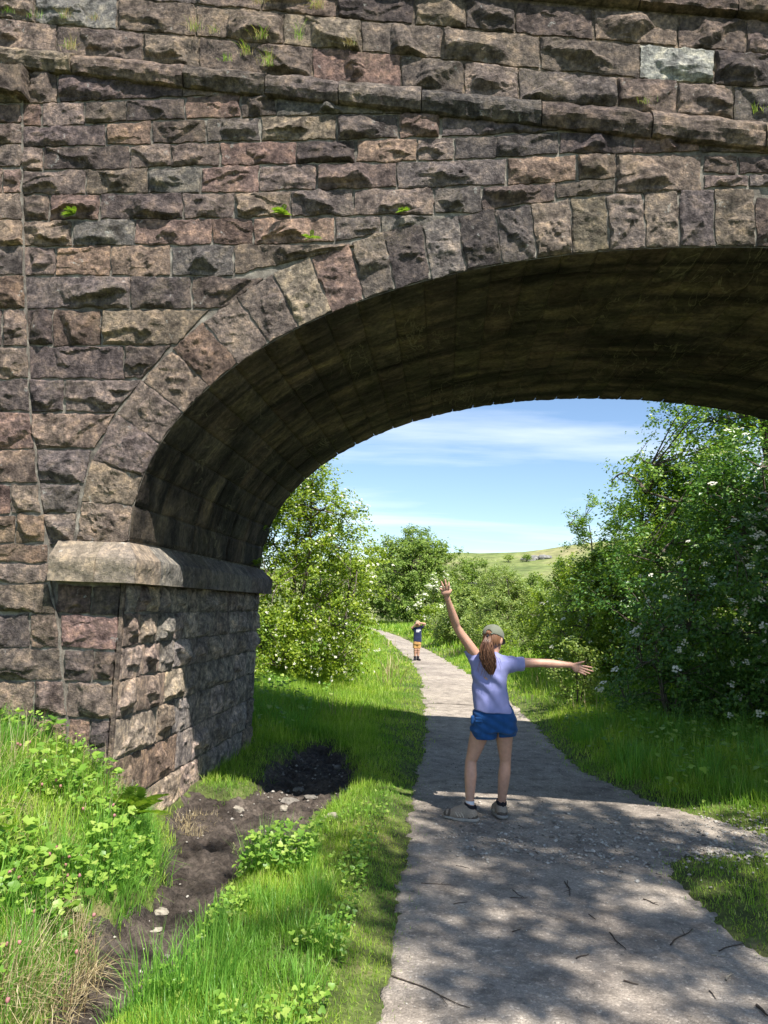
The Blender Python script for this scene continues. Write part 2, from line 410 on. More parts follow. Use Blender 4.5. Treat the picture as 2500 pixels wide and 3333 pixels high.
beds = [
    pl((95, 290), (600, 300), (1200, 310)),
    pl((95, 447), (370, 438), (540, 431), (800, 419), (1190, 402)),
    pl((95, 548), (180, 545), (545, 525), (890, 512), (1130, 505), (1450, 495), (1659, 490), (2000, 480)),
    pl((95, 635), (450, 628), (660, 624), (890, 615), (1130, 610), (1455, 602), (1659, 600), (1959, 590), (2410, 568)),
    pl((95, 737), (565, 728), (740, 720), (950, 715), (1280, 709), (1540, 705), (1659, 701), (1959, 690), (2414, 668), (3030, 655), (3400, 665)),
    pl((100, 840), (640, 836), (1120, 825), (1659, 814), (2189, 799), (2492, 780), (3030, 745), (3400, 745)),
    pl((100, 955), (430, 948), (1010, 940), (1525, 932), (1874, 926), (2400, 905), (3400, 900)),
    pl((100, 1065), (580, 1060), (1090, 1055), (1450, 1047), (2000, 1040)),
    pl((105, 1192), (480, 1190), (1010, 1195), (1300, 1192)),
    pl((110, 1335), (560, 1336), (1000, 1332)), pl((118, 1494), (720, 1490)), pl((125, 1636), (640, 1636)), pl((130, 1779), (520, 1782)),
    pl((150, 1938), (420, 1936)), pl((160, 2087), (380, 2084)), pl((178, 2218), (345, 2216)), pl((200, 2345), (330, 2352)),
]
rows = [  # bed index, joints, colour codes
    (0, [0, 250, 790, 1200], "ndn"), (1, [0, 180, 365, 545, 800, 1040, 1190, 1659, 1800], "rnndrngg"), (2, [0, 455, 655, 890, 1125, 1455, 1724, 1904, 2420], "dondtdrk"),
    (3, [0, 185, 560, 738, 950, 1280, 1538, 1804, 1959, 2414, 2734, 3030, 3330], "ndnbrdonkkrn"),
    (4, [0, 370, 640, 868, 1120, 1368, 1714, 2187, 2492, 2660], "nbgrnngob"), (5, [0, 215, 430, 790, 1015, 1258, 1528, 1874, 2082, 2399, 2659], "nrdnbdngnn"),
    (6, [0, 310, 582, 915, 1095, 1447, 1645, 1874], "bgrrodg"), (7, [0, 238, 476, 740, 1012, 1565], "noogt"), (8, [0, 563, 828, 1150], "ddn"), (9, [0, 228, 437, 905], "drt"),
    (10, [0, 535, 745], "dn"), (11, [0, 277, 640], "dn"), (12, [0, 505], "b"), (13, [0, 400], "d"), (14, [0, 350], "k"), (15, [0, 335], "n"),
]
bridge = empty("stone_bridge", (CX, D + TH / 2, 0))
tag(bridge, "old gritstone arch bridge over the path, rock-faced blocks, sloping parapet", "bridge")
bl = np.array(bridge.location)
def bpart(mb, name, mat, parent=bridge, smooth=True):
    o = mb.build(name, mat, parent, smooth)
    o.matrix_parent_inverse = Matrix.Translation(-Vector(bridge.location)) if parent is bridge else parent.matrix_world.inverted()
    return o
def quadZ(c): return [Zp(*p) for p in (c[3], c[2], c[1], c[0])]   # photo order tl tr br bl -> plane order bl br tr tl
sp_mb = MB()
for bi, js, cols in rows:
    top, bot = beds[bi], beds[bi + 1]
    for k in range(len(js) - 1):
        x0, x1 = js[k], js[k + 1]
        code = cols[k] if k < len(cols) else None
        def corner(x, f, is_bot, right):
            if k == 0 and not right:
                y = float(f(100)); x = float(PILJ(y)) - 1
            y = float(f(x))
            if not is_bot: y = max(y, float(STRL(x)) + 2)
            if bi <= 7:
                if is_bot or y > extY(x): y = min(y, float(extY(x)) - 4)
            if bi >= 7 and right: x = min(x, float(extX(y)) - 5)
            return (x, y)
        tl, tr, br, bl_ = corner(x0, top, 0, 0), corner(x1, top, 0, 1), corner(x1, bot, 1, 1), corner(x0, bot, 1, 0)
        if bl_[1] - tl[1] < 8 and br[1] - tr[1] < 8: continue
        if bl_[1] - tl[1] < 8: bl_ = (bl_[0], tl[1] + 8)
        if br[1] - tr[1] < 8: br = (br[0], tr[1] + 8)
        hgt = min(bl_[1] - tl[1], 130) / 110
        rock(sp_mb, quadZ((tl, tr, br, bl_)), front, tint_of(code), bulge=0.046 * np.clip(hgt, 0.35, 1.1))
# the tall stone and the thin stones above the crown
for (c, code) in ((((2660, 668), (3034, 662), (3034, 826), (2660, 838)), 'b'), (((3038, 665), (3186, 668), (3186, 748), (3038, 748)), 'n'), (((3190, 668), (3420, 672), (3420, 748), (3190, 748)), 'n'),
                  (((3038, 752), (3232, 752), (3232, 806), (3038, 812)), 'n'), (((3236, 752), (3440, 752), (3440, 806), (3236, 806)), 'd')
                  ):
    rock(sp_mb, quadZ(c), front, tint_of(code), bulge=0.034)
# unseen wall to the right of the frame: plain random courses
XF = float(Zp(3420, 700)[0])
strw0, strw1 = Zp(0, 250), Zp(3318, 583); ssl = (strw1[1] - strw0[1]) / (strw1[0] - strw0[0])
string_z = lambda x: strw0[1] + (x - strw0[0]) * ssl
def ext_world(x):
    """z of the extrados over x (0 outside)"""
    u = abs((x - CX) / (AA + 0.36));
    return ZS + (BB + 0.36) * max(0.0, 1 - u ** EX) ** (1 / EX) if u < 1 else -1
rr = np.random.default_rng(5)
z = 0.0
while z < 5.0:
    hgt = rr.uniform(0.16, 0.2); x = XF - 0.02 if z + hgt > 3.0 else 5.0
    while x < 11.0:
        wd = rr.uniform(0.25, 0.5); zb = max(z, ext_world(x) + .01, ext_world(x + wd) + .01); zt = min(z + hgt, string_z(x + wd) - 0.09)
        if zt - zb > 0.03 and not (x + wd > XR - .02 and x < XR + 0.5 and z < ZS):
            rock(sp_mb, [(x, zb), (x + wd, zb), (x + wd, zt), (x, zt)], front, tint_of(None, rr), cell=0.03)
        x += wd
    z += hgt
bpart(sp_mb, "spandrel_wall", M["stone"], smooth=False)

# --- pilaster left of the joint
pi_mb = MB(); PD = 0.025
pil = lambda a, b, h: np.stack([a, D - PD - h, b], -1)
pil_beds = [395, 445, 530, 620, 725, 835, 950, 1065, 1190, 1335, 1494, 1636, 1779, 1938, 2087, 2218, 2345, 2430, 2518, 2650, 2800, 2940, 3100, 3290, 3480]
pj = {4: [12], 9: [8], 13: [], 14: [45], 16: [], 15: [65, 190], 18: [], 19: [128], 21: [147], 22: [100]}
for k in range(len(pil_beds) - 1):
    y0, y1 = pil_beds[k], pil_beds[k + 1]
    js = [-420, -180] + pj.get(k, [] if k % 2 else [-40]) + [None]
    for j in range(len(js) - 1):
        xa, xb = js[j], js[j + 1]
        if xb is None: r0, r1 = float(PILJ(y0)) - 2, float(PILJ(y1)) - 2
        else: r0 = r1 = xb
        if r0 - xa < 20: continue
        q = [Zp(*p, dy=PD) for p in ((xa, y1), (r1, y1), (r0, y0), (xa, y0))]
        rock(pi_mb, q, pil, tint_of("bnrbod"[int(R.integers(6))]), bulge=0.042)
q = [Zp(*p, dy=0.12) for p in ((-300, 392), (96, 392), (96, 272), (-300, 262))]
rock(pi_mb, q, lambda a, b, h: np.stack([a, D - 0.12 - h, b], -1), tint_of('b'), bulge=0.03, skirt=0.12)
# plain courses further left
z = 0.0
while z < 5.6:
    x = Zp(-420, 1500)[0]
    while x > -7.5:
        wd = rr.uniform(0.3, 0.5); rock(pi_mb, [(x - wd, z), (x, z), (x, z + 0.19), (x - wd, z + 0.19)], pil, tint_of(None, rr), cell=0.03); x -= wd
    z += 0.19
bpart(pi_mb, "pilaster", M["stone"], smooth=False)

# --- arch ring
vj = [((325, 2352), (566, 2352)), ((345, 2165), (635, 2195)), ((395, 1985), (618, 2055)), ((500, 1785), (690, 1912)), ((610, 1645), (792, 1785)), ((740, 1510), (905, 1665)), ((885, 1400), (1032, 1572)), ((1030, 1290), (1160, 1478)), ((1185, 1195), (1283, 1395)), ((1345, 1125), (1428, 1335)), ((1515, 1065), (1572, 1283)), ((1659, 1012), (1704, 1240)), ((1824, 975), (1859, 1205)), ((1979, 945), (2011, 1165)), ((2139, 912), (2171, 1140)), ((2294, 880), (2321, 1112)), ((2464, 860), (2477, 1097)), ((2619, 840), (2634, 1080)), ((2779, 830), (2791, 1062)), ((2934, 820), (2937, 1052)), ((3084, 815), (3089, 1052)), ((3259, 812), (3264, 1054))]
sv = []
for e, i in vj:
    p = Zp(*i); k = np.argmin((_ax - p[0]) ** 2 + (_az - p[1]) ** 2); sv.append(_al[k])
sv[0] = 0.0
sv = list(np.maximum.accumulate(sv)); step = np.mean(np.diff(sv[-8:]))
s_ = sv[-1] + step
while s_ < ALEN - 0.1: sv.append(s_); s_ += step
sv.append(ALEN)
RD = 0.345
vcol = "ttnbtobntrnkgkgbtnbdbnnb"
ring_mb = MB()
# backing band of mortar behind the voussoirs
ss = np.linspace(0, ALEN, 160); x, zz, nx, nz = arch_s(ss)
a0 = np.stack([x, np.full_like(x, D + 0.009), zz], -1); a1 = np.stack([x + nx * (RD + .01), np.full_like(x, D + 0.009), zz + nz * (RD + .01)], -1)
ring_mb.add(np.stack([a0, a1], 1).reshape(-1, 3), grid_faces(160, 2, True), (0.2, 0.18, 0.15))
ring = bpart(ring_mb, "arch_ring", M["mortar"])
bpy.context.view_layer.update()
for k in range(len(sv) - 1):
    s0, s1 = sv[k], sv[k + 1]
    pts = []
    for s, r in ((s0, 0.0), (s1, 0.0), (s1, 1.0), (s0, 1.0)):
        x, zz, nx, nz = arch_s(s); pts.append((float(x + nx * r * RD), float(zz + nz * r * RD)))
    if k < len(vj) - 1:   # traced outer corners
        for j, kk in ((2, k + 1), (3, k)):
            pi_ = np.array(pts[1 if j == 2 else 0]); pts[j] = tuple(pi_ + (Zp(*vj[kk][0]) - pi_) * (1.07 if 5 < kk < 15 else 1.0))
    q = pts if k < 0 else pts
    mb = MB()
    # order so that the patch faces the camera: (inner s0, inner s1, outer s1, outer s0)
    rock(mb, q, front, tint_of(vcol[k] if k < len(vcol) else None), bulge=0.034, ledge=0.7, edge=0.012, gap=0.0065, tooled=(1.0 if k in (0, 1, 11, 12, 13, 14, 15) else 0.35), cell=0.0095 if k < 23 else 0.02, skirt=0.08)
    v = bpart(mb, "voussoir", M["stone"], ring, smooth=False)
# --- soffit (barrel) blocks
so_mb = MB()
rows_s = np.concatenate([[0], np.cumsum(np.full(int(ALEN / 0.235), ALEN / int(ALEN / 0.235)))])
yF, yB = D + 0.002, D + TH - 0.002
for k in range(len(rows_s) - 1):
    ys = [yF]; first = rr.uniform(0.25, 0.6)
    while ys[-1] < yB - 0.35: ys.append(ys[-1] + (first if len(ys) == 1 else rr.uniform(0.4, 0.75)))
    ys[-1] = yB
    for j in range(len(ys) - 1):
        nu, nv = max(4, int((rows_s[k + 1] - rows_s[k]) / .022)), max(4, int((ys[j + 1] - ys[j]) / .022))
        g = 0.0012
        s = np.linspace(rows_s[k] + g, rows_s[k + 1] - g, nu)[:, None] + np.zeros((1, nv)); yy = np.linspace(ys[j] + g, ys[j + 1] - g, nv)[None] + np.zeros((nu, 1))
        x, zz, nx, nz = arch_s(s)
        ed = np.minimum(np.minimum(s - s.min(), s.max() - s), np.minimum(yy - yy.min(), yy.max() - yy))
        h = 0.006 + 0.006 * fbm(s * 9, yy * 9, 0, 77, 4) + rr.uniform(-0.002, 0.002) + 0.004 * vnoise(s * 30, yy * 30, 0, 78)
        h = np.where(ed < 1e-6, -0.006, h) 
        V = np.stack([x - nx * h, yy, zz - nz * h], -1)
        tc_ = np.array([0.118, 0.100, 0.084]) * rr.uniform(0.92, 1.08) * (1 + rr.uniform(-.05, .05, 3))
        low = float(np.clip(1 - zz.mean() / 1.0 + 1.9, 0, 1))
        so_mb.add(V.reshape(-1, 3), grid_faces(nu, nv, True), tc_)
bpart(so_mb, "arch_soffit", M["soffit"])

# --- core (mortar) filling the bridge behind every face
co = MB()
XE0, XE1 = -8.0, 14.0
xs = np.unique(np.concatenate([np.linspace(XE0, XL - 0.04, 30), CX - (AA + .04) * np.cos(np.linspace(0, np.pi, 120)), np.linspace(XR + 0.04, XE1, 30)]))
def low_z(x):
    u = abs((x - CX) / (AA + .04))
    return ZS + (BB + .03) * max(0.0, 1 - u ** EX) ** (1 / EX) if u < 0.99999 else -0.6
def top_z(x): return string_z(x) + 0.02
yf, yb = D + 0.011, D + TH - 0.010
def quad(mb, p): mb.add(np.array(p), [[0, 1, 2, 3]], (0.2, 0.17, 0.14))
for i in range(len(xs) - 1):
    a, b = xs[i], xs[i + 1]; inside = XL - .04 < 0.5 * (a + b) < XR + .04
    la, lb = (low_z(a + 1e-9 if inside else a - 1), low_z(b)) if inside else (-0.6, -0.6)
    if inside:
        la = low_z(a) if a > XL - .039 else ZS; lb = low_z(b) if b < XR + .039 else ZS
    ta, tb = top_z(a), top_z(b)
    quad(co, [(a, yf, la), (b, yf, lb), (b, yf, tb), (a, yf, ta)])
    quad(co, [(b, yb, lb), (a, yb, la), (a, yb, ta), (b, yb, tb)])
    quad(co, [(a, yf, ta), (b, yf, tb), (b, yb, tb), (a, yb, ta)])
    if inside: quad(co, [(a, yf, la), (a, yb, la), (b, yb, lb), (b, yf, lb)])
for xx in (XL - 0.010, XR + 0.010):
    quad(co, [(xx, yf, -0.6), (xx, yb, -0.6), (xx, yb, ZS + 0.01), (xx, yf, ZS + 0.01)])
for xx in (XE0, XE1): quad(co, [(xx, yf, -0.6), (xx, yb, -0.6), (xx, yb, top_z(xx)), (xx, yf, top_z(xx))])
# pilaster backing
pz = [Zp(float(PILJ(y)), y, dy=PD) for y in (290, 840, 1190, 1475, 1770, 1935, 2080, 2215, 2345, 2520, 2650, 2800, 2940, 3100, 3290)]
for i in range(len(pz) - 1):
    (xa, za), (xb, zb) = pz[i], pz[i + 1]
    quad(co, [(XE0, D - PD + 0.011, zb), (xb, D - PD + 0.011, zb), (xa, D - PD + 0.011, za), (XE0, D - PD + 0.011, za)])
    quad(co, [(xb, D - PD + 0.011, zb), (xb, D + 0.02, zb), (xa, D + 0.02, za), (xa, D - PD + 0.011, za)])
bpart(co, "core_masonry", M["mortar"], smooth=False)

# --- pier: front face below the impost and the long side face under the arch
pr = MB()
PP = 0.0
pf_rows = [(2525, 2650, [240, 395, None], "rd"), (2653, 2800, [262, None], "r"), (2803, 2940, [275, 405, None], "nn"), (2943, 3100, [287, None], "b"), (3104, 3290, [292, 385, None], "od"), (3294, 3480, [296, 420, None], "bn")]
for y0, y1, js, cols in pf_rows:
    for k in range(len(js) - 1):
        z0, z1 = Zp(300, y1)[1], Zp(300, y0)[1]
        xa = Zp(js[k], (y0 + y1) / 2)[0]; xb = XL - 0.022 if js[k + 1] is None else Zp(js[k + 1], (y0 + y1) / 2)[0]
        rock(pr, [(xa, z0), (xb, z0), (xb, z1), (xa, z1)], front, tint_of(cols[k]), bulge=0.03)
side_z = [on_x(448, 1899.5, XL)[2]] + [on_x(u, v, XL)[2] for u, v in ((400, 1996), (403, 2103.5), (403, 2213.6), (395, 2338), (387, 2474))]
sdr = [(side_z[i + 1], side_z[i]) for i in range(5)]
z6 = on_x(476.6, 2561, XL)[2]; z7 = on_x(561, 2646, XL)[2]
z6 = side_z[5] - 0.30; z7 = z6 - 0.30
sdr += [(z6, side_z[5]), (z7, z6), (z7 - 0.3, z7)]
sidef = lambda a, b, h: np.stack([XL + h, a, b], -1)
sj = [[.22, .40, .62, .85, 1.25, 1.6, 2.0, 2.3, 2.65, 3.0, 3.3], [.30, .62, .95, 1.15, 1.55, 2.0, 2.45, 2.8, 3.1, 3.4], [.42, .70, 1.0, 1.35, 1.85, 2.2, 2.75, 3.15, 3.4], [.35, .85, 1.3, 1.7, 2.25, 2.75, 3.2], [.75, 1.05, 1.6, 2.0, 2.4, 2.8, 3.25], [.55, 1.2, 1.6, 2.15, 2.6, 3.0, 3.3], [.62, 1.32, 1.9, 2.4, 2.8, 3.2], [.8, 1.5, 2.2, 2.9]]
scol = ["kntkkdkkkkdk", "btgkkkdkkkdk", "bnggkkdkkk", "bttgkkdk", "ttggdkgd", "oogdkkdd", "ttbgggbd", "tttggb"]
for i, (zb, zt) in enumerate(sdr):
    ys = [D + 0.022] + [D + q for q in sj[i]] + [D + TH - 0.02]
    for j in range(len(ys) - 1):
        code = scol[i][j] if j < len(scol[i]) else 'd'
        rock(pr, [(ys[j], zb), (ys[j + 1], zb), (ys[j + 1], zt), (ys[j], zt)], sidef, tint_of({'k': 'g', 'd': 'g'}.get(code, code)) * (2.1 if j > 1 else 1.55), bulge=0.048, edge=0.014, ledge=0.9)  # tints lifted, most past the near corner, painting fill light into the shaded face
# drafted arris strip
zt, zb = ZS - 0.2, -0.5
st = MB()
n_ = 40; zz = np.linspace(zb, zt, n_)
prof = [(XL - 0.024, D - 0.001), (XL - 0.003, D - 0.003), (XL + 0.003, D + 0.003), (XL + 0.001, D + 0.024)]
V = np.array([[(px, py + 0.003 * math.sin(z_ * 40), z_) for (px, py) in prof] for z_ in zz])
pr.add(V.reshape(-1, 3), grid_faces(n_, 4, True), (0.17, 0.14, 0.12))
pr2 = MB()
# right pier side (out of the photograph, seen from other places)
for i in range(8):
    y_ = D + 0.02; zb = -0.3 + i * 0.29; zt = min(zb + 0.29, ZS)
    while y_ < D + TH - 0.05:
        y2 = min(y_ + rr.uniform(.3, .6), D + TH - 0.02)
        rock(pr2, [(y_, zb), (y2, zb), (y2, zt), (y_, zt)], lambda a, b, h: np.stack([XR - h, a, b], -1), tint_of('n', rr), cell=0.03); y_ = y2
pier = bpart(pr, "pier", M["stone"], smooth=False); bpart(pr2, "pier", M["stone"], smooth=False)

# --- impost band round the pier head
im = MB()
ip = 0.115
zi0 = on_y(600 * .75, 1899, D - ip)[2]; zi1 = on_y(600 * .75, 1818, D - ip)[2]; zi2 = ZS - 0.018
xi0 = on_y(160, 1800, D - ip)[0]
def band(mb, path, tint_fn, cell=0.012):
    """path: list of (point, outward unit) pairs sampled along the band; profile: under face, rock face, chamfer, top"""
    prof = [(-0.02, zi0), (0.5 * ip, zi0), (ip, zi0 + 0.0)] + [(ip, zi0 + (zi1 - zi0) * f) for f in np.linspace(0.06, 1, 14)] + [(ip * (1 - 0.85 * f), zi1 + (zi2 - zi1) * f) for f in np.linspace(0.12, 1, 7)] + [(-0.03, zi2)]
    P = np.array([p for p, o in path]); O = np.array([o for p, o in path]); n = len(P); m = len(prof)
    L = np.concatenate([[0], np.cumsum(np.linalg.norm(np.diff(P, axis=0), axis=1))])
    V = np.zeros((n, m, 3))
    for j, (r, z_) in enumerate(prof):
        face = 1.0 if 3 <= j < 16 else 0.0
        mid = math.sin(math.pi * np.clip((z_ - zi0) / (zi1 - zi0), 0, 1)) if 3 <= j < 16 else 0.3
        d = face * (0.020 * mid * (0.6 + 0.9 * fbm(L * 6, z_ * 8 + 0 * L, 3, 55, 4)) - 0.012 * mid * sstep(0.1, -0.1, z_ - (zi0 + 0.07 + 0.03 * fbm(L * 9, 0 * L, 0, 56, 3)))) + 0.004 * fbm(L * 20, z_ * 20 + 0 * L, 1, 57, 3)
        if 2 <= j <= 16: d = d + 0.0
        rr_ = r + (d if j >= 2 else 0)
        zz_ = z_ + 0.003 * vnoise(L * 9, j * 0.37 + 0 * L, 0, 58)
        V[:, j] = P + O * np.reshape(rr_, (-1, 1)); V[:, j, 2] = zz_
    return V, L
def impost_block(p0, p1, o0, o1, tint):
    im = im_t[0]
    n = max(3, int(np.linalg.norm(np.array(p1) - np.array(p0)) / 0.014))
    f = np.linspace(0.004, 0.996, n)
    path = [(np.array(p0) * (1 - k) + np.array(p1) * k, np.array(o0) * (1 - k) + np.array(o1) * k) for k in f]
    V, L = band(None, path, None)
    im.add(V.reshape(-1, 3), grid_faces(V.shape[0], V.shape[1]), tint)
    for e, fl in ((0, False), (-1, True)):
        ring_ = V[e]; c_ = ring_.mean(0); m = len(ring_); k = np.arange(m)
        tri = np.stack([k, (k + 1) % m, np.full(m, m)], 1)
        im.add(np.vstack([ring_, c_]), tri if fl else tri[:, ::-1], tint)
im_t = [im]
f0 = (0, -1, 0); f1 = (1, 0, 0); dg = (1, -1, 0)
impost_block((xi0, D, 0), (XL - 0.16, D, 0), f0, f0, tint_of('t'))
impost_block((XL - 0.16, D, 0), (XL, D, 0), f0, dg, tint_of('t'))
impost_block((XL, D, 0), (XL, D + 0.30, 0), dg, f1, tint_of('t') * 1.5)
yy = [D + 0.30, D + 0.75, D + 1.45, D + 2.1, D + 2.8, D + TH + 0.0]
for k in range(len(yy) - 1): impost_block((XL, yy[k], 0), (XL, yy[k + 1], 0), f1, f1, tint_of('g'))
impost_block((XL, D + TH, 0), (XL - 0.3, D + TH, 0), (1, 1, 0), (0, 1, 0), tint_of('g'))
im2 = MB(); im_t[0] = im2
impost_block((XR, D + TH, 0), (XR, D + 1.5, 0), (-1, 0, 0), (-1, 0, 0), tint_of('g'))
impost_block((XR, D + 1.5, 0), (XR, D, 0), (-1, 0, 0), (-1, -1, 0), tint_of('g'))
impost_block((XR, D, 0), (XR + 0.45, D, 0), (-1, -1, 0), (0, -1, 0), tint_of('t'))
bpart(im, "impost", M["dressed"], smooth=False); bpart(im2, "impost", M["dressed"], smooth=False)

# --- string course: weathered top, rough face, undercut
def course(name, joints, zt_fn, zb_fn, proj, parent=bridge, y0=None, codes="nbdndn", coping=False, depth=0.05, back=False):
    mb = MB(); Y0 = D if y0 is None else y0; sg = 1.0 if not back else -1.0
    for k in range(len(joints) - 1):
        a, b = joints[k] + 0.004, joints[k + 1] - 0.004
        n = max(4, int((b - a) / (0.013 if not back else 0.05)))
        x = np.linspace(a, b, n); t = tint_of(codes[k % len(codes)])
        T_, B_ = zt_fn(x), zb_fn(x); Hh = T_ - B_
        if coping: prof = [(depth, 0.0), (0.4, 0.0), (0.95, 0.02), (1.0, 0.10), (1.0, 0.25), (1.0, 0.4), (1.0, 0.55), (1.0, 0.7), (0.98, 0.85), (0.9, 0.97), (0.5, 1.0), (depth, 1.0)]
        else: prof = [(-0.2, 0.02), (0.35, 0.0), (0.62, 0.03), (0.80, 0.16), (0.92, 0.24), (1.0, 0.30), (1.03, 0.40), (1.0, 0.50), (1.0, 0.60), (0.92, 0.66), (0.72, 0.76), (0.45, 0.88), (0.2, 0.97), (-0.2, 1.0)]
        V = np.zeros((n, len(prof), 3)); sdd = 300 + k * 7
        off = rr.uniform(-0.006, 0.006)
        for j, (p, q) in enumerate(prof):
            dd = 0.022 * fbm(x * 7 + k * 3, q * 2.2 + 0 * x, 0, sdd, 4) + 0.006 * vnoise(x * 26, q * 9 + 0 * x, 0, sdd + 1)
            chip = np.where((j >= 2) & (j <= 5), -0.022 * sstep(0.1, 0.45, fbm(x * 5 + k * 11, 0 * x, 0, sdd + 3, 3)), 0)
            V[:, j, 0] = x; V[:, j, 1] = Y0 - sg * (p * proj + off + (dd + chip if 1 < j < len(prof) - 1 else 0)); V[:, j, 2] = B_ + q * Hh + 0.004 * vnoise(x * 12, 3 + j * .4 + 0 * x, 0, sdd + 2)
        F = grid_faces(n, len(prof), back)
        mb.add(V.reshape(-1, 3), F, t)
        for e, fl in ((0, False), (-1, True)):
            rg_ = V[e]; m = len(rg_); i_ = np.arange(m); tri = np.stack([i_, (i_ + 1) % m, np.full(m, m)], 1)
            mb.add(np.vstack([rg_, rg_.mean(0)]), (tri if fl else tri[:, ::-1]), t)
    return bpart(mb, name, M["stone"], parent, smooth=False)
def zline(fn, dy):
    a, b = Zp(0, float(fn(0)), dy), Zp(3318, float(fn(3318)), dy); m_ = (b[1] - a[1]) / (b[0] - a[0])
    return lambda x: a[1] + (np.asarray(x) - a[0]) * m_
PS = 0.075
su, slw = zline(STRU, 0.0), zline(STRL, PS * 0.7)
sjx = [-8.0, -6.8, -5.6, -4.4] + [float(Zp(q, 300, PS)[0]) for q in (-140, 300, 785, 1145, 1465, 1824, 2344, 2819, 3305)]
while sjx[-1] < 13: sjx.append(sjx[-1] + rr.uniform(.45, .8))
course("string_course", sjx, su, slw, PS, codes="nbndtbndnkn")

# --- parapet
pa = MB()
def prow(topf, botf, js, cols, bulge=0.052):
    for k in range(len(js) - 1):
        x0, x1 = js[k], js[k + 1]
        q = [Zp(x0, float(botf(x0))), Zp(x1, float(botf(x1))), Zp(x1, float(topf(x1))), Zp(x0, float(topf(x0)))]
        rock(pa, q, front, tint_of(cols[k] if k < len(cols) else None), bulge=bulge, cell=0.0105)
dz = lambda f, d: (lambda x: f(x) + d)
prow(BBd, STRU, [-700, -420, -160, 245, 620, 860, 1350, 1734, 2004, 2239, 2669, 2924, 3169, 3420], "nnbntnrdndnnkd")
prow(BA, BBd, [-700, -420, -120, 150, 505, 845, 1225, 1560, 1909, 2334, 2764, 3089, 3420], "nnbwbbtnbnwd")
BC = dz(BA, -138)
COPZ = lambda x: np.maximum(COPL(x), -3000)
UP1 = pl((-700, -260), (850, -125), (1659, -45), (2569, 38), (3318, 88))
prow(UP1, BA, [-700, -300, 60, 480, 850, 1130, 1455, 1789, 2014, 2229, 2564, 2929, 3224, 3420], "nnbdnbdtdnbnn")
# beyond the frame: plain stones
u_lo, u_hi = zline(STRU, 0), zline(UP1, 0)
xR = float(Zp(3420, 300)[0]); xL_ = float(Zp(-700, 100)[0])
for lo, hi in ((xR, 13.5), (-8.0, xL_)):
    for r_ in range(3):
        x = lo
        while x < hi - 0.05:
            x2 = min(x + rr.uniform(.35, .6), hi)
            f0_, f1_ = r_ / 3, (r_ + 1) / 3
            zz_ = lambda xx, f: float(u_lo(xx) * (1 - f) + u_hi(xx) * f)
            rock(pa, [(x, zz_(x, f0_)), (x2, zz_(x2, f0_)), (x2, zz_(x2, f1_)), (x, zz_(x, f1_))], front, tint_of(None, rr), cell=0.03)
            x = x2
PT = 0.40
for (ya, yb_) in ((D + 0.010, D + PT), (D + TH - PT, D + TH)):
    for i in range(len(xs) - 1):
        a, b = xs[i], xs[i + 1]
        la, lb, ta, tb = string_z(a), string_z(b), float(u_hi(a)), float(u_hi(b))
        for q in ([(a, ya, la), (b, ya, lb), (b, ya, tb), (a, ya, ta)], [(b, yb_, lb), (a, yb_, la), (a, yb_, ta), (b, yb_, tb)], [(a, ya, ta), (b, ya, tb), (b, yb_, tb), (a, yb_, ta)]):
            pa.add(np.array(q), [[0, 1, 2, 3]], (0.2, 0.17, 0.14))
bpart(pa, "parapet", M["stone"], smooth=False)
cpz = zline(UP1, 0.0)
cj = [-8.0]
while cj[-1] < 13: cj.append(cj[-1] + rr.uniform(.6, 1.0))
course("coping", cj, lambda x: cpz(x) + 0.16, lambda x: cpz(x) + 0.0, 0.07, coping=True, depth=-PT / 0.07 - 0.6, codes="nbdn")
course("coping", cj[::2], lambda x: cpz(x) + 0.16, lambda x: cpz(x) + 0.0, 0.07, y0=D + TH, coping=True, depth=-PT / 0.07 - 0.6, codes="nbdn", back=True)
# ================================================================== GROUND, PATH, MUD, GRASS
PATHL = np.array([(-0.20, -6), (-0.21, 3.12), (-0.21, 4.07), (-0.23, 5.69), (-0.25, 6.89), (-0.19, 8.79), (-0.24, 10.97), (-0.45, 16.48), (-0.97, 22.77), (-2.33, 32.28), (-4.18, 42.87), (-7, 55)])
PATHR = np.array([(3.4, -6), (2.6, 2.4), (1.61, 3.99), (1.50, 4.2), (1.47, 4.6), (1.52, 5.29), (1.97, 5.59), (2.6, 5.70), (6.0, 5.4), (7.0, 5.2), (7.0, 5.6), (6.0, 5.75), (2.44, 6.0), (2.33, 6.29), (2.05, 6.67), (1.84, 6.92), (1.64, 7.44), (1.47, 8.06), (1.34, 9.39), (1.33, 11.06), (1.19, 14.3), (0.59, 19.27), (-0.27, 26.19), (-1.7, 35.82), (-4.08, 45.68), (-6.6, 55)])
PATHP = np.concatenate([PATHL, PATHR[::-1]])
MUDL = [(-2.10, 6.3), (-2.08, 5.75), (-1.86, 5.05), (-1.65, 4.46), (-1.62, 4.2), (-1.58, 3.83), (-1.56, 3.54), (-1.54, 3.3), (-1.54, 3.0), (-1.6, 2.0), (-1.7, 0)]
MUDR = [(-1.5, 0), (-1.42, 2.0), (-1.24, 3.0), (-1.16, 3.24), (-1.12, 3.56), (-1.16, 3.94), (-1.24, 4.37), (-1.12, 4.66), (-0.90, 4.95), (-0.90, 5.37), (-0.92, 5.81), (-0.86, 6.17), (-0.77, 6.77), (-0.83, 7.6), (-1.06, 8.28)]
MUDT = [(-1.3, 8.73), (-1.58, 8.48), (-1.7, 7.81), (-1.64, 7.03), (-1.62, 6.5), (-1.75, 6.25)]
MUDP = np.array(MUDL[::1] + MUDR + MUDT)
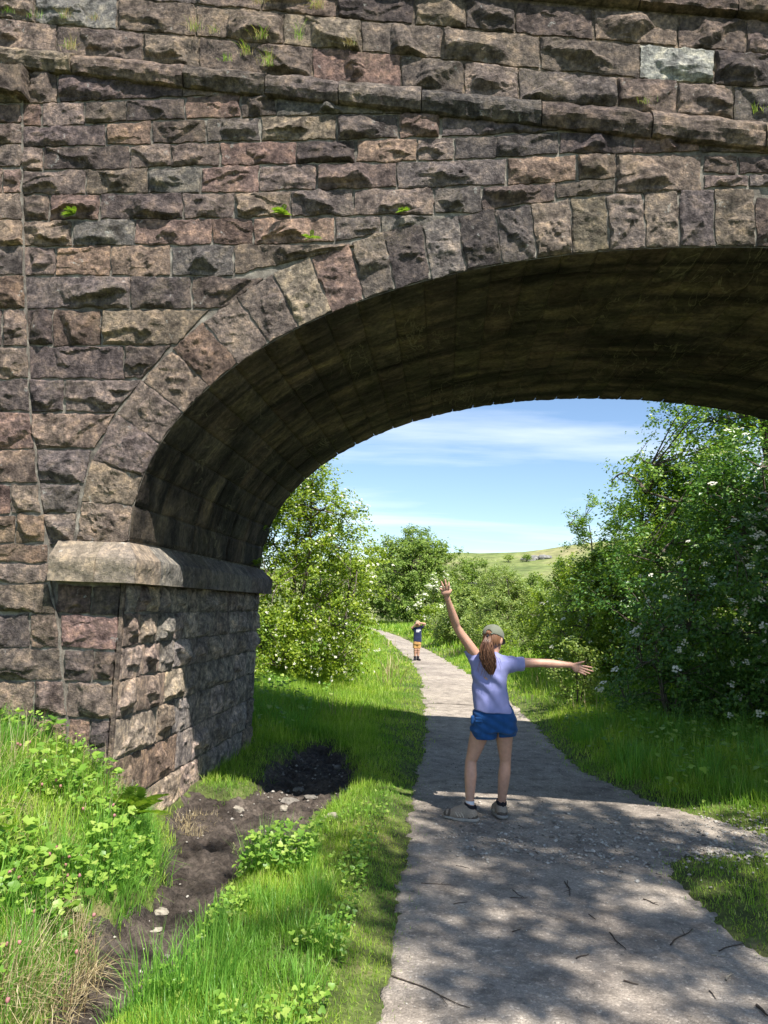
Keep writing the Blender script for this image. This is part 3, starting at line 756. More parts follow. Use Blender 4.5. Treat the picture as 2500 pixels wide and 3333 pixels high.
def sdist(P, poly):
    """signed distance to a polygon, negative inside"""
    P = np.asarray(P, float); A = poly; B = np.roll(poly, -1, 0)
    dmin = np.full(len(P), 1e9); ins = np.zeros(len(P), bool)
    for a, b in zip(A, B):
        e = b - a; w_ = P - a; t = np.clip((w_ @ e) / (e @ e + 1e-12), 0, 1)
        d = w_ - t[:, None] * e; dmin = np.minimum(dmin, (d * d).sum(1))
        c = ((a[1] > P[:, 1]) != (b[1] > P[:, 1]))
        if abs(e[1]) > 1e-9: ins ^= c & (P[:, 0] < a[0] + e[0] * (P[:, 1] - a[1]) / e[1])
    d = np.sqrt(dmin); return np.where(ins, -d, d)
mL = np.array(MUDL); mudl_x = lambda y: np.interp(y, mL[::-1, 1], mL[::-1, 0])
def d_path(x, y): return sdist(np.stack([x, y], 1), PATHP) + 0.07 * fbm(x * 2.2, y * 2.2, 0, 901, 3) + 0.035 * vnoise(x * 9, y * 9, 0, 905) + 0.03 * vnoise(x * 23, y * 23, 0, 907)
def d_mud(x, y): return sdist(np.stack([x, y], 1), MUDP) + 0.11 * fbm(x * 2.8, y * 2.8, 0, 902, 3) + 0.03 * vnoise(x * 12, y * 12, 0, 906)
def ground_z(x, y, fine=True):
    x = np.asarray(x, float).ravel(); y = np.asarray(y, float).ravel()
    dp, dm = sdist(np.stack([x, y], 1), PATHP), sdist(np.stack([x, y], 1), MUDP)
    z = np.zeros_like(x)
    z += 0.05 * sstep(0.0, 0.25, dp) + 0.02 * fbm(x * 1.3, y * 1.3, 0, 910, 3) * sstep(0, .3, dp)
    # bank in front of the wall, left of the mud
    d = np.maximum(mudl_x(y) - x, 0)
    bank = 0.76 * (1 - np.exp(-d / 0.52)) * (0.50 + 0.50 * sstep(2.6, 4.3, y)) * np.where(y > 4.6, sstep(5.5, 4.6, y), 1.0)
    bank *= 1 + 0.10 * fbm(x * 2.1, y * 2.1, 0, 911, 3)
    z += np.where(x < -1.2, bank, 0) * sstep(8, 6.2, y)
    # meadow rising to the left and right behind the bridge
    z += sstep(8.3, 11, y) * (0.16 * np.clip(-1.7 - x, 0, 6)) * sstep(60, 25, y)
    z += 0.10 * np.clip(x - np.interp(y, [0, 6, 8, 11, 19, 30, 46], [2.2, 2.2, 1.9, 1.6, 0.9, -0.3, -3.5]), 0, 5) * sstep(5.6, 7.0, y) * sstep(90, 40, y)
    z += 0.06 * np.clip(x - 2.6, 0, 3) * sstep(6, 4, y)
    z += -0.13 * sstep(0.10, -0.12, dm)
    if fine:
        mud = sstep(0.06, -0.06, dm)
        z += mud * (0.035 * fbm(x * 6.5, y * 6.5, 0, 920, 4) + 0.045 * np.minimum(0, vnoise(x * 9, y * 9, 0, 921)) + 0.024 * vnoise(x * 21, y * 21, 0, 922) + 0.016 * vnoise(x * 44, y * 44, 0, 923))
        pm = sstep(0.03, -0.1, dp)
        z += pm * (0.010 * fbm(x * 1.6, y * 1.6, 0, 930, 3) + 0.003 * fbm(x * 22, y * 22, 0, 931, 3)) * sstep(25, 10, y)
    return z
def axis_(lo, a, b, hi, st, g):
    v = list(np.arange(a, b, st)); s = st
    while v[-1] < hi: s = min(s * g, 60); v.append(v[-1] + s)
    s = st
    while v[0] > lo: s = min(s * g, 60); v.insert(0, v[0] - s)
    return np.array(v)
gx = axis_(-1500, -3.6, 3.8, 1500, 0.045, 1.16); gy = axis_(-120, 2.2, 9.2, 1800, 0.045, 1.07)
GX, GY = np.meshgrid(gx, gy, indexing='ij')
GZ = ground_z(GX, GY).reshape(GX.shape)
GZ -= 0.25 * sstep(70, 160, GY)
GZ -= (0.09 * sstep(0.0, -0.08, d_mud(GX.ravel(), GY.ravel())) + 0.03 * sstep(0.0, -0.10, d_path(GX.ravel(), GY.ravel()))).reshape(GX.shape)
def ground_mat():
    m, t, b = new_mat("grassy_soil"); b.inputs["Roughness"].default_value = 0.95
    n = noise(t, 3.5, 5); n2 = noise(t, 30, 4); n3 = noise(t, 0.35, 4)
    k = ramp(t, n.outputs[0], [(0.35, (0.050, 0.060, 0.022)), (0.55, (0.105, 0.130, 0.038)), (0.70, (0.17, 0.155, 0.075))])
    far = ramp(t, n3.outputs[0], [(0.4, (0.8, 0.85, 0.8)), (0.6, (1.35, 1.3, 1.1))])
    c = mix(t, 1.0, k.outputs[0], far.outputs[0], 'MULTIPLY')
    t.links.new(mix(t, 0.8, c, ramp(t, n2.outputs[0], [(0.3, 0.5), (0.7, 1.4)]).outputs[0], 'MULTIPLY'), b.inputs["Base Color"])
    bump(t, b, n2.outputs[0], 0.8, 0.03); return m
M["ground"] = ground_mat()
g = mk("ground", np.stack([GX, GY, GZ], -1).reshape(-1, 3), grid_faces(len(gx), len(gy)), M["ground"])
tag(g, kind="structure")

def sheet(name, dfn, x0, x1, y0, y1, st, lift, mat, growth=1.0, margin=0.0):
    xs_ = np.arange(x0, x1, st); ys_ = [y0]; s = st
    while ys_[-1] < y1: s = min(s * growth, st * 9); ys_.append(ys_[-1] + s)
    ys_ = np.array(ys_)
    A, B = np.meshgrid(xs_, ys_, indexing='ij'); d = dfn(A.ravel(), B.ravel())
    F = grid_faces(*A.shape); kf = (d < 0)[F].any(1); F = F[kf]
    u, inv = np.unique(F, return_inverse=True); ax_, by_, du = A.ravel()[u], B.ravel()[u], d[u]
    # draw the outermost row of vertices in to the true edge so that the border is not stepped
    e_ = 0.004; gx_, gy_ = (dfn(ax_ + e_, by_) - du) / e_, (dfn(ax_, by_ + e_) - du) / e_; gl_ = np.hypot(gx_, gy_) + 1e-6
    mv = np.clip(du, 0, 1.6 * st * np.sqrt(2)) * (du > 0); ax_, by_ = ax_ - gx_ / gl_ * mv, by_ - gy_ / gl_ * mv
    z = ground_z(ax_, by_) + np.where(du > 0, -0.006, lift)
    V = np.stack([ax_, by_, z], -1)
    o = mk(name, V, inv.reshape(F.shape), mat); return tag(o, kind="structure")
def path_mat():
    m, t, b = new_mat("gravel_path"); b.inputs["Roughness"].default_value = 0.9
    n = noise(t, 0.9, 6, 0.65); n2 = noise(t, 6, 6, 0.65)
    g = t.nodes["geo"]
    vo = N(t, "ShaderNodeTexVoronoi", feature='F1'); vo.inputs["Scale"].default_value = 70; t.links.new(g.outputs["Position"], vo.inputs["Vector"])
    vo2 = N(t, "ShaderNodeTexVoronoi", feature='F1'); vo2.inputs["Scale"].default_value = 170; t.links.new(g.outputs["Position"], vo2.inputs["Vector"])
    k = ramp(t, n.outputs[0], [(0.32, (0.235, 0.198, 0.165)), (0.52, (0.345, 0.298, 0.248)), (0.70, (0.420, 0.358, 0.290))])
    sp_ = N(t, "ShaderNodeSeparateColor"); t.links.new(vo.outputs["Color"], sp_.inputs[0])
    k2 = ramp(t, sp_.outputs[0], [(0.0, 0.78), (0.8, 1.02), (0.95, 1.25), (1.0, 1.8)])
    sp2 = N(t, "ShaderNodeSeparateColor"); t.links.new(vo2.outputs["Color"], sp2.inputs[0])
    k3 = ramp(t, sp2.outputs[0], [(0.0, 0.78), (0.85, 1.06), (1.0, 1.5)])
    k4 = ramp(t, n2.outputs[0], [(0.36, 0.58), (0.50, 0.98), (0.66, 1.18)])
    c = mix(t, 0.75, k.outputs[0], k2.outputs[0], 'MULTIPLY'); c = mix(t, 0.7, c, k3.outputs[0], 'MULTIPLY'); c = mix(t, 0.8, c, k4.outputs[0], 'MULTIPLY')
    t.links.new(c, b.inputs["Base Color"])
    hh = math_(t, 'ADD', math_(t, 'SUBTRACT', 1.0, vo.outputs["Distance"]), math_(t, 'MULTIPLY', math_(t, 'SUBTRACT', 1.0, vo2.outputs["Distance"]), 0.5))
    bump(t, b, hh, 0.55, 0.010); return m
M["path"] = path_mat()
sheet("path", d_path, -1.0, 4.4, 0.4, 13, 0.032, 0.008, M["path"])
xs2 = sheet("path", lambda x, y: d_path(x, y), -7.5, 2.2, 12.9, 50, 0.11, 0.014, M["path"], 1.02)
def mud_mat():
    m, t, b = new_mat("wet_mud"); 
    n = noise(t, 4, 5, 0.6); n2 = noise(t, 26, 5, 0.65)
    k = ramp(t, n.outputs[0], [(0.34, (0.048, 0.039, 0.033)), (0.53, (0.098, 0.078, 0.064)), (0.70, (0.185, 0.150, 0.122))])
    t.links.new(mix(t, 0.8, k.outputs[0], ramp(t, n2.outputs[0], [(0.34, 0.42), (0.66, 1.6)]).outputs[0], 'MULTIPLY'), b.inputs["Base Color"])
    r = ramp(t, n.outputs[0], [(0.36, 0.38), (0.52, 0.8)]); t.links.new(r.outputs[0], b.inputs["Roughness"])
    n5 = noise(t, 70, 5, 0.7); bump(t, b, math_(t, 'ADD', n2.outputs[0], n5.outputs[0]), 1.0, 0.035); return m
M["mud"] = mud_mat()
sheet("muddy_ground", d_mud, -2.2, -0.5, 1.2, 9.2, 0.018, 0.006, M["mud"])

# ---- hill
def hill_mat():
    m, t, b = new_mat("hill_pasture"); b.inputs["Roughness"].default_value = 0.95
    n = noise(t, 0.03, 6, 0.6); n2 = noise(t, 0.25, 5, 0.65); n3 = noise(t, 0.02, 4)
    k = ramp(t, n.outputs[0], [(0.36, (0.105, 0.140, 0.040)), (0.5, (0.185, 0.215, 0.070)), (0.66, (0.25, 0.230, 0.110))])
    c = mix(t, 0.75, k.outputs[0], ramp(t, n2.outputs[0], [(0.35, 0.55), (0.62, 1.25)]).outputs[0], 'MULTIPLY')
    t.links.new(c, b.inputs["Base Color"]); return m
RG = [(900, 1850), (1150, 1822), (1300, 1808), (1440, 1803), (1490, 1797), (1560, 1800), (1640, 1798), (1700, 1796), (1780, 1786), (1840, 1776), (1900, 1768), (2100, 1748), (2500, 1735)]
rgx = np.array([on_y(u, v, 360.0) for u, v in RG])
hx = np.linspace(-420, 420, 240); hy = np.concatenate([np.linspace(105, 420, 110), np.linspace(440, 1200, 30)])
HX, HY = np.meshgrid(hx, hy, indexing='ij')
def hill_z(x, y):
    rz = np.interp(x * 360.0 / np.maximum(y, 360), rgx[:, 0], rgx[:, 2])
    t = np.clip((y - 105) / 255, 0, 1)
    prof = np.where(t < 1, t ** 1.15 * (1 - 0.25 * np.sin(np.pi * t)), 1.0)
    return -0.6 + (rz + 0.6) * prof + (1.3 * fbm(x * 0.02, y * 0.02, 0, 940, 4) + 0.5 * fbm(x * 0.1, y * 0.1, 0, 941, 3)) * np.sin(np.pi * np.clip(t, 0, 1)) - 0.04 * np.maximum(y - 380, 0)
hl = mk("hill", np.stack([HX, HY, hill_z(HX, HY)], -1).reshape(-1, 3), grid_faces(240, len(hy)), hill_mat()); tag(hl, kind="structure")

# ---- grass
def blades(n_pts, x, y, L, W, lean=0.5, seg=3, seed=1, z=None, az=None, curl=1.0):
    rg = np.random.default_rng(seed); n = len(x)
    if z is None: z = ground_z(x, y, False)
    az = rg.uniform(0, 2 * np.pi, n) if az is None else az
    ln = np.abs(rg.normal(0, lean, n)) + 0.05
    ts = np.linspace(0, 1, seg + 1)
    dirx, diry = np.cos(az), np.sin(az)
    fa = az + np.pi / 2 + rg.normal(0, 0.5, n); wx, wy = np.cos(fa), np.sin(fa)
    V = np.zeros((n, 2 * seg + 1, 3))
    for k, t_ in enumerate(ts):
        a = ln * (t_ ** 1.0) * curl
        r = L * t_ * np.sin(np.clip(ln * (0.35 + 0.75 * t_), 0, 1.5)); h = L * t_ * np.cos(np.clip(ln * (0.35 + 0.75 * t_), 0, 1.5))
        cx_, cy2, cz = x + dirx * r, y + diry * r, z - 0.01 + h
        w_ = W * (1 - 0.85 * t_ ** 1.6) * (0.75 if k == 0 else 1)
        if k < seg:
            V[:, 2 * k] = np.stack([cx_ - wx * w_ / 2, cy2 - wy * w_ / 2, cz], -1); V[:, 2 * k + 1] = np.stack([cx_ + wx * w_ / 2, cy2 + wy * w_ / 2, cz], -1)
        else: V[:, 2 * k] = np.stack([cx_, cy2, cz], -1)
    base = np.arange(n)[:, None] * (2 * seg + 1)
    F4 = np.concatenate([base + np.array([[2 * k, 2 * k + 1, 2 * k + 3, 2 * k + 2]]) for k in range(seg - 1)]) if seg > 1 else np.zeros((0, 4), int)
    F3 = base + np.array([[2 * seg - 2, 2 * seg - 1, 2 * seg]])
    return V.reshape(-1, 3), F4, F3
GREENS = [(0.0, (0.136, 0.273, 0.032)), (0.35, (0.233, 0.403, 0.052)), (0.7, (0.335, 0.501, 0.079)), (0.88, (0.420, 0.559, 0.130)), (1.0, (0.560, 0.585, 0.272))]
M["grass"] = leaf_mat("grass_blades", GREENS, 0.5, 0.5, 0.3, patch=(1.3, (0.62, 0.78, 0.68), (1.45, 1.25, 1.05)))
M["grass2"] = leaf_mat("lush_grass", [(0.0, (0.097, 0.247, 0.034)), (0.5, (0.169, 0.364, 0.052)), (1.0, (0.259, 0.468, 0.075))], 0.4, 0.42, 0.4)
M["straw"] = leaf_mat("dry_straw", [(0.0, (0.33, 0.25, 0.13)), (0.6, (0.46, 0.37, 0.21)), (1.0, (0.56, 0.48, 0.32))], 0.25, 0.6)
def in_bridge(x, y): return (y > D - 0.03) & (y < D + TH + 0.03) & ((x < XL + 0.05) | (x > XR - 0.05))
def scatter(x0, x1, y0, y1, dens, seed):
    rg = np.random.default_rng(seed)
    n = int((x1 - x0) * (y1 - y0) * dens); return rg.uniform(x0, x1, n), rg.uniform(y0, y1, n), rg
def grass_patch(x0, x1, y0, y1, dens, seed, Lf, W, lean=0.45, seg=3, wsc=None, mat="grass", clump=0.0, keepf=None):
    x, y, rg = scatter(x0, x1, y0, y1, dens, seed)
    dp, dm = d_path(x, y), d_mud(x, y)
    k = (dp > -0.16) & (dm > -0.06) & ~in_bridge(x, y)
    # sparse trampled edge
    k &= rg.uniform(0, 1, len(x)) < np.clip(0.10 * (np.minimum(dp, dm) > -0.16) + 0.94 * sstep(-0.05, 0.09, np.minimum(dp, dm)), 0, 1)
    if keepf is not None: k &= keepf(x, y, rg)
    x, y, dp, dm = x[k], y[k], dp[k], dm[k]
    cl = fbm(x * 3.1, y * 3.1, 0, 950, 3)
    L = Lf(x, y, dp, dm) * (1 + clump * cl) * rg.uniform(0.55, 1.25, len(x))
    w_ = W * rg.uniform(0.7, 1.3, len(x)) * (1 if wsc is None else wsc(y))
    return blades(0, x, y, L, w_, lean, seg, seed)
gm = MB()
def add_bl(mb, b):
    V, F4, F3 = b; n0 = mb.n
    mb.v.append(V); mb.n += len(V)
    if len(F4): mb.f4.append(F4 + n0)
    mb.f3.append(F3 + n0)
# strip between the mud and the path: short by the path, tufted towards the mud and the camera
add_bl(gm, grass_patch(-1.6, -0.1, 2.5, 5.2, 9000, 21, lambda x, y, dp, dm: 0.032 + 0.065 * sstep(0.08, 0.7, dp) * sstep(0.0, .3, dm), 0.0038, 0.55, clump=0.6))
add_bl(gm, grass_patch(-1.6, -0.1, 5.2, 8.6, 4200, 22, lambda x, y, dp, dm: 0.035 + 0.06 * sstep(0.05, 0.5, dp), 0.0046, 0.6, clump=0.5))
# bank left of the mud
add_bl(gm, grass_patch(-3.6, -1.4, 2.4, D, 4600, 23, lambda x, y, dp, dm: 0.05 + 0.09 * sstep(0.02, 0.45, dm), 0.0045, 0.55, clump=0.4))
add_bl(gm, grass_patch(-2.1, -0.8, 4.7, 9.5, 3400, 24, lambda x, y, dp, dm: 0.065 + 0.10 * sstep(0.1, 0.5, dm), 0.005, 0.6, clump=0.5))
# right verge and the patch of turf by the side track
add_bl(gm, grass_patch(1.3, 4.6, 2.2, 5.9, 3600, 25, lambda x, y, dp, dm: 0.035 + 0.07 * sstep(0.1, 0.9, dp), 0.0045, 0.6, clump=0.5))
add_bl(gm, grass_patch(1.3, 5.4, 5.7, 8.4, 3600, 26, lambda x, y, dp, dm: 0.055 + 0.13 * sstep(0.02, 0.5, dp), 0.0055, 0.55, clump=0.5))
add_bl(gm, grass_patch(1.1, 5.6, 8.4, 12, 1500, 27, lambda x, y, dp, dm: 0.055 + 0.16 * sstep(0.05, 0.8, dp), 0.0075, 0.5, clump=0.5))
add_bl(gm, grass_patch(-5.0, 0.0, 8.4, 14, 1500, 28, lambda x, y, dp, dm: 0.05 + 0.14 * sstep(0.15, 1.2, dp), 0.0075, 0.5, clump=0.5))
wf = lambda y: y / 14.0
add_bl(gm, grass_patch(-8.0, 1.5, 14, 24, 420, 29, lambda x, y, dp, dm: 0.06 + 0.14 * sstep(0.1, 1.2, dp), 0.013, 0.5, 2, wf, clump=0.5))
add_bl(gm, grass_patch(0.0, 9.0, 12, 24, 380, 30, lambda x, y, dp, dm: 0.08 + 0.28 * sstep(0.1, 1.2, dp), 0.012, 0.5, 2, wf, clump=0.5))
add_bl(gm, grass_patch(-14, 7.0, 24, 62, 65, 31, lambda x, y, dp, dm: 0.10 + 0.30 * sstep(0.1, 1.5, dp), 0.022, 0.5, 2, wf, clump=0.5))
go = gm.build("grass", M["grass"], smooth=False); tag(go, kind="stuff")
# darker lush blades: tufts
lm = MB()
def tuft(x, y, n, r, L, seed, mat=None, mb=None, lean=0.35, W=0.0042):
    rg = np.random.default_rng(seed); a = rg.uniform(0, 2 * np.pi, n); q = np.sqrt(rg.uniform(0, 1, n)) * r
    px, py = x + np.cos(a) * q, y + np.sin(a) * q
    add_bl(mb if mb is not None else lm, blades(0, px, py, L * rg.uniform(0.5, 1.15, n), W * rg.uniform(.7, 1.3, n), lean, 3, seed, az=a + rg.normal(0, .6, n)))
tf = np.random.default_rng(60)
for i in range(46):
    x, y = tf.uniform(-1.25, -0.5), tf.uniform(2.75, 5.0)
    if float(d_mud(np.array([x]), np.array([y]))[0]) < 0.02 or float(d_path(np.array([x]), np.array([y]))[0]) < 0.3: continue
    tuft(x, y, 90, 0.09, tf.uniform(0.10, 0.20), 1000 + i)
for i in range(40):
    x, y = tf.uniform(-3.0, -1.62), tf.uniform(2.8, 4.7)
    if float(d_mud(np.array([x]), np.array([y]))[0]) < 0.03: continue
    tuft(x, y, 80, 0.10, tf.uniform(0.14, 0.28), 1100 + i, lean=0.45)
for i in range(90):
    x, y = tf.uniform(1.6, 4.6), tf.uniform(6.0, 10.5)
    if float(d_path(np.array([x]), np.array([y]))[0]) < 0.12: continue
    tuft(x, y, 70, 0.12, tf.uniform(0.2, 0.42), 1200 + i, W=0.006)
for i in range(36):
    x, y = tf.uniform(-3.6, -1.7), tf.uniform(8.7, 11.0); tuft(x, y, 80, 0.15, tf.uniform(0.3, 0.6), 1300 + i, W=0.007, lean=0.5)
for i in range(70):
    y = tf.uniform(2.7, 5.0); x = float(mudl_x(y)) - tf.uniform(0.02, 0.26); tuft(x, y, 60, 0.06, tf.uniform(0.10, 0.22), 1450 + i, lean=0.55)
for (x, y) in ((-0.98, 3.02), (-1.12, 3.05), (-0.92, 3.2), (-1.0, 4.72), (-1.08, 4.55)): tuft(x, y, 130, 0.09, 0.30, 1400 + int(y * 100), lean=0.3)
lo = lm.build("tall_grass", M["grass2"], smooth=False); tag(lo, kind="stuff")
sm = MB()
for i in range(52):
    x, y = tf.uniform(-1.74, -1.46), tf.uniform(2.7, 3.45); tuft(x, y, 24, 0.06, tf.uniform(0.14, 0.26), 1500 + i, mb=sm, lean=1.1, W=0.0034)
for i in range(26):
    x, y = tf.uniform(-3.2, -1.9), tf.uniform(3.6, 4.72); tuft(x, y, 22, 0.10, tf.uniform(0.2, 0.35), 1600 + i, mb=sm, lean=0.8, W=0.003)
for i in range(14):
    x, y = tf.uniform(-1.95, -1.75), tf.uniform(5.4, 6.0); tuft(x, y, 24, 0.06, tf.uniform(0.06, 0.14), 1700 + i, mb=sm, lean=0.9, W=0.003)
for i in range(120):
    x, y = tf.uniform(-6, 6), tf.uniform(9, 30)
    if float(d_path(np.array([x]), np.array([y]))[0]) < 0.4: continue
    tuft(x, y, 14, 0.3, tf.uniform(0.35, 0.6), 1800 + i, mb=sm, lean=0.35, W=0.005 + 0.0005 * y)
tag(sm.build("dry_grass", M["straw"], smooth=False), kind="stuff")

# ---- broad leaves of the bank
def lobed_leaf(n=14, lobes=5, depth=0.22):
    a = np.linspace(0, 2 * np.pi, n, endpoint=False)
    r = 1 - depth * np.abs(np.cos(a * lobes / 2 + 0.3)) ** 2; r[0] *= 0.45
    v = np.stack([np.cos(a) * r, np.sin(a) * r, 0.18 * r ** 2 + 0.05 * np.cos(a * lobes)], -1)
    v = np.vstack([[0, 0, -0.03], v]); k = np.arange(n)
    f = np.stack([np.zeros(n, int), 1 + k, 1 + (k + 1) % n], 1); return v, f
def place(v, f, pos, size, nrm, spin, mb):
    """many copies of a little mesh; pos (n,3), size (n,), nrm (n,3), spin (n,)"""
    n = len(pos); nz = nrm / np.linalg.norm(nrm, axis=1)[:, None]
    ref = np.where(np.abs(nz[:, 2:3]) > 0.9, np.array([[1.0, 0, 0]]), np.array([[0, 0, 1.0]]))
    ax = np.cross(ref, nz); ax /= np.linalg.norm(ax, axis=1)[:, None]; ay = np.cross(nz, ax)
    c, s = np.cos(spin)[:, None], np.sin(spin)[:, None]
    bx, by = c * ax + s * ay, -s * ax + c * ay
    V = pos[:, None] + size[:, None, None] * (v[None, :, 0:1] * bx[:, None] + v[None, :, 1:2] * by[:, None] + v[None, :, 2:3] * nz[:, None])
    F = f[None] + (np.arange(n) * len(v))[:, None, None]
    mb.add(V.reshape(-1, 3), F.reshape(-1, f.shape[1]))
M["herb"] = leaf_mat("herb_leaves", [(0.0, (0.090, 0.202, 0.026)), (0.45, (0.180, 0.325, 0.042)), (0.8, (0.264, 0.403, 0.062)), (1.0, (0.360, 0.448, 0.105))], 0.35, 0.42, 0.4)
hb = MB(); rg = np.random.default_rng(70)
def herbs(x0, x1, y0, y1, n, s0, s1, hmax, shape, cl=0.0):
    x, y = rg.uniform(x0, x1, n), rg.uniform(y0, y1, n)
    k = (d_mud(x, y) > 0.03) & (d_path(x, y) > 0.12) & ~in_bridge(x, y) & (fbm(x * 2.4, y * 2.4, 0, 77, 3) > cl)
    x, y = x[k], y[k]; m = len(x)
    z = ground_z(x, y, False) + rg.uniform(0.15, 1.0, m) * hmax
    nr = np.stack([rg.normal(0.05, 0.35, m), rg.normal(-0.25, 0.35, m), np.ones(m)], -1)
    place(*shape, np.stack([x, y, z], -1), rg.uniform(s0, s1, m), nr, rg.uniform(0, 6.28, m), hb)
L5 = lobed_leaf(); L3 = lobed_leaf(10, 3, 0.35)
herbs(-3.5, -1.6, 2.6, 4.72, 2300, 0.014, 0.036, 0.20, L5, -0.15)
herbs(-3.5, -1.6, 2.6, 4.72, 4500, 0.008, 0.019, 0.20, L3, -0.2)
herbs(-1.35, -0.4, 2.8, 5.1, 4200, 0.007, 0.019, 0.12, L3, 0.0)
herbs(-1.15, -0.75, 4.35, 4.95, 500, 0.012, 0.026, 0.24, L3, -1)
herbs(-0.9, -0.4, 5.0, 8.5, 800, 0.008, 0.016, 0.06, L3, 0.1)
herbs(1.6, 4.8, 6.6, 10.5, 2600, 0.015, 0.04, 0.35, L3, 0.05)
herbs(-4.5, -1.7, 8.6, 12, 1500, 0.02, 0.04, 0.35, L3, 0.0)
tag(hb.build("leafy_ground_cover", M["herb"], smooth=True), kind="stuff")

# ---- loose gravel where the side track joins
def pebble(seed):
    r_ = np.random.default_rng(seed)
    v = np.array([(1, 0, 0), (-1, 0, 0), (0, 1, 0), (0, -1, 0), (0, 0, 1), (0, 0, -1), (.6, .6, .5), (-.6, .6, .5), (-.6, -.6, .5), (.6, -.6, .5)], float) * r_.uniform(0.7, 1.15, (10, 1)) * np.array([1, .8, .6])
    f = np.array([(0, 6, 9), (0, 2, 6), (6, 2, 7), (7, 2, 1), (7, 1, 8), (8, 1, 3), (8, 3, 9), (9, 3, 0), (4, 9, 6), (4, 6, 7), (4, 7, 8), (4, 8, 9), (5, 2, 0), (5, 1, 2), (5, 3, 1), (5, 0, 3)]); return v, f
M["pebble"] = leaf_mat("limestone_chips", [(0.0, (0.16, 0.145, 0.125)), (0.5, (0.30, 0.275, 0.24)), (1.0, (0.48, 0.45, 0.40))], 0.0, 0.85, 0.2)
pb = MB()
def gravel(n, x0, x1, y0, y1, s0, s1, fn, sd):
    r_ = np.random.default_rng(sd); x, y = r_.uniform(x0, x1, n), r_.uniform(y0, y1, n)
    k = (r_.uniform(0, 1, n) < fn(x, y)); x, y = x[k], y[k]; m = len(x)
    s = s0 * (s1 / s0) ** r_.uniform(0, 1, m) ** 1.6
    place(*pebble(sd), np.stack([x, y, ground_z(x, y) + 0.008 + 0.25 * s], -1), s, np.stack([r_.normal(0, .2, m), r_.normal(0, .2, m), np.ones(m)], -1), r_.uniform(0, 6.28, m), pb)
band_ = lambda x, y: np.exp(-((y - (5.62 + 0.10 * (x - 0.3))) / (0.34 + 0.05 * x)) ** 2) * sstep(-0.1, 0.5, x) * (0.25 + 0.75 * sstep(-0.2, 0.25, fbm(x * 2, y * 2, 0, 88, 3)))
gravel(12000, -0.1, 3.4, 4.7, 6.8, 0.007, 0.024, band_, 81); gravel(5000, -0.1, 3.4, 4.7, 6.8, 0.006, 0.017, band_, 82)
ev = lambda x, y: (d_path(x, y) < -0.04) * 0.5
gravel(3500, -0.3, 2.4, 2.4, 5.2, 0.0025, 0.007, ev, 83); gravel(2600, -0.3, 2.4, 5.5, 9.5, 0.004, 0.012, ev, 84)
mv_ = lambda x, y: (d_mud(x, y) < -0.05) * (0.25 + 0.75 * (y > 6.4))
gravel(900, -2.1, -0.7, 2.6, 8.6, 0.006, 0.026, mv_, 85)
tag(pb.build("gravel", M["pebble"], smooth=False), kind="stuff")
# ================================================================== TREES AND SHRUBS
def bark_mat():
    m, t, b = new_mat("bark"); b.inputs["Roughness"].default_value = 0.9
    n = noise(t, 18, 5, 0.65)
    t.links.new(ramp(t, n.outputs[0], [(0.35, (0.055, 0.044, 0.034)), (0.65, (0.17, 0.145, 0.115))]).outputs[0], b.inputs["Base Color"])
    bump(t, b, n.outputs[0], 0.8, 0.02); return m
M["bark"] = bark_mat()
LM = {
    "hawthorn": leaf_mat("hawthorn_leaves", [(0.0, (0.088, 0.166, 0.020)), (0.5, (0.167, 0.276, 0.030)), (1.0, (0.313, 0.395, 0.049))], 0.40, 0.38, 0.45),
    "dark": leaf_mat("shaded_hawthorn_leaves", [(0.0, (0.049, 0.131, 0.025)), (0.6, (0.090, 0.200, 0.034)), (1.0, (0.171, 0.285, 0.046))], 0.30, 0.38, 0.45),  # hawthorn green darkened in colour for bushes standing in the bridge's shade
    "oak": leaf_mat("round_tree_leaves", [(0.0, (0.108, 0.182, 0.032)), (0.6, (0.186, 0.276, 0.049)), (1.0, (0.275, 0.356, 0.066))], 0.35, 0.45, 0.3),
    "willow": leaf_mat("willow_leaves", [(0.0, (0.146, 0.222, 0.054)), (0.5, (0.244, 0.332, 0.082)), (1.0, (0.392, 0.451, 0.125))], 0.4, 0.42, 0.4),
    "lime": leaf_mat("yellow_green_leaves", [(0.0, (0.121, 0.201, 0.017)), (0.5, (0.213, 0.308, 0.025)), (1.0, (0.341, 0.415, 0.040))], 0.45, 0.4, 0.4),
    "birch": leaf_mat("birch_leaves", [(0.0, (0.106, 0.204, 0.027)), (0.5, (0.191, 0.328, 0.039)), (1.0, (0.360, 0.469, 0.060))], 0.45, 0.36, 0.5),
}
M["petal"] = leaf_mat("white_blossom", [(0.0, (0.62, 0.60, 0.50)), (0.6, (0.80, 0.78, 0.70)), (1.0, (0.86, 0.85, 0.80))], 0.25, 0.6, 0.2)
LEAF = (np.array([(0, 0, 0), (0.36, 0.48, 0.08), (0, 1, -0.05), (-0.36, 0.48, 0.08)], float), np.array([(0, 1, 2, 3)]))
SLIM = (np.array([(0, 0, 0), (0.17, 0.45, 0.04), (0, 1, -0.08), (-0.17, 0.45, 0.04)], float), np.array([(0, 1, 2, 3)]))
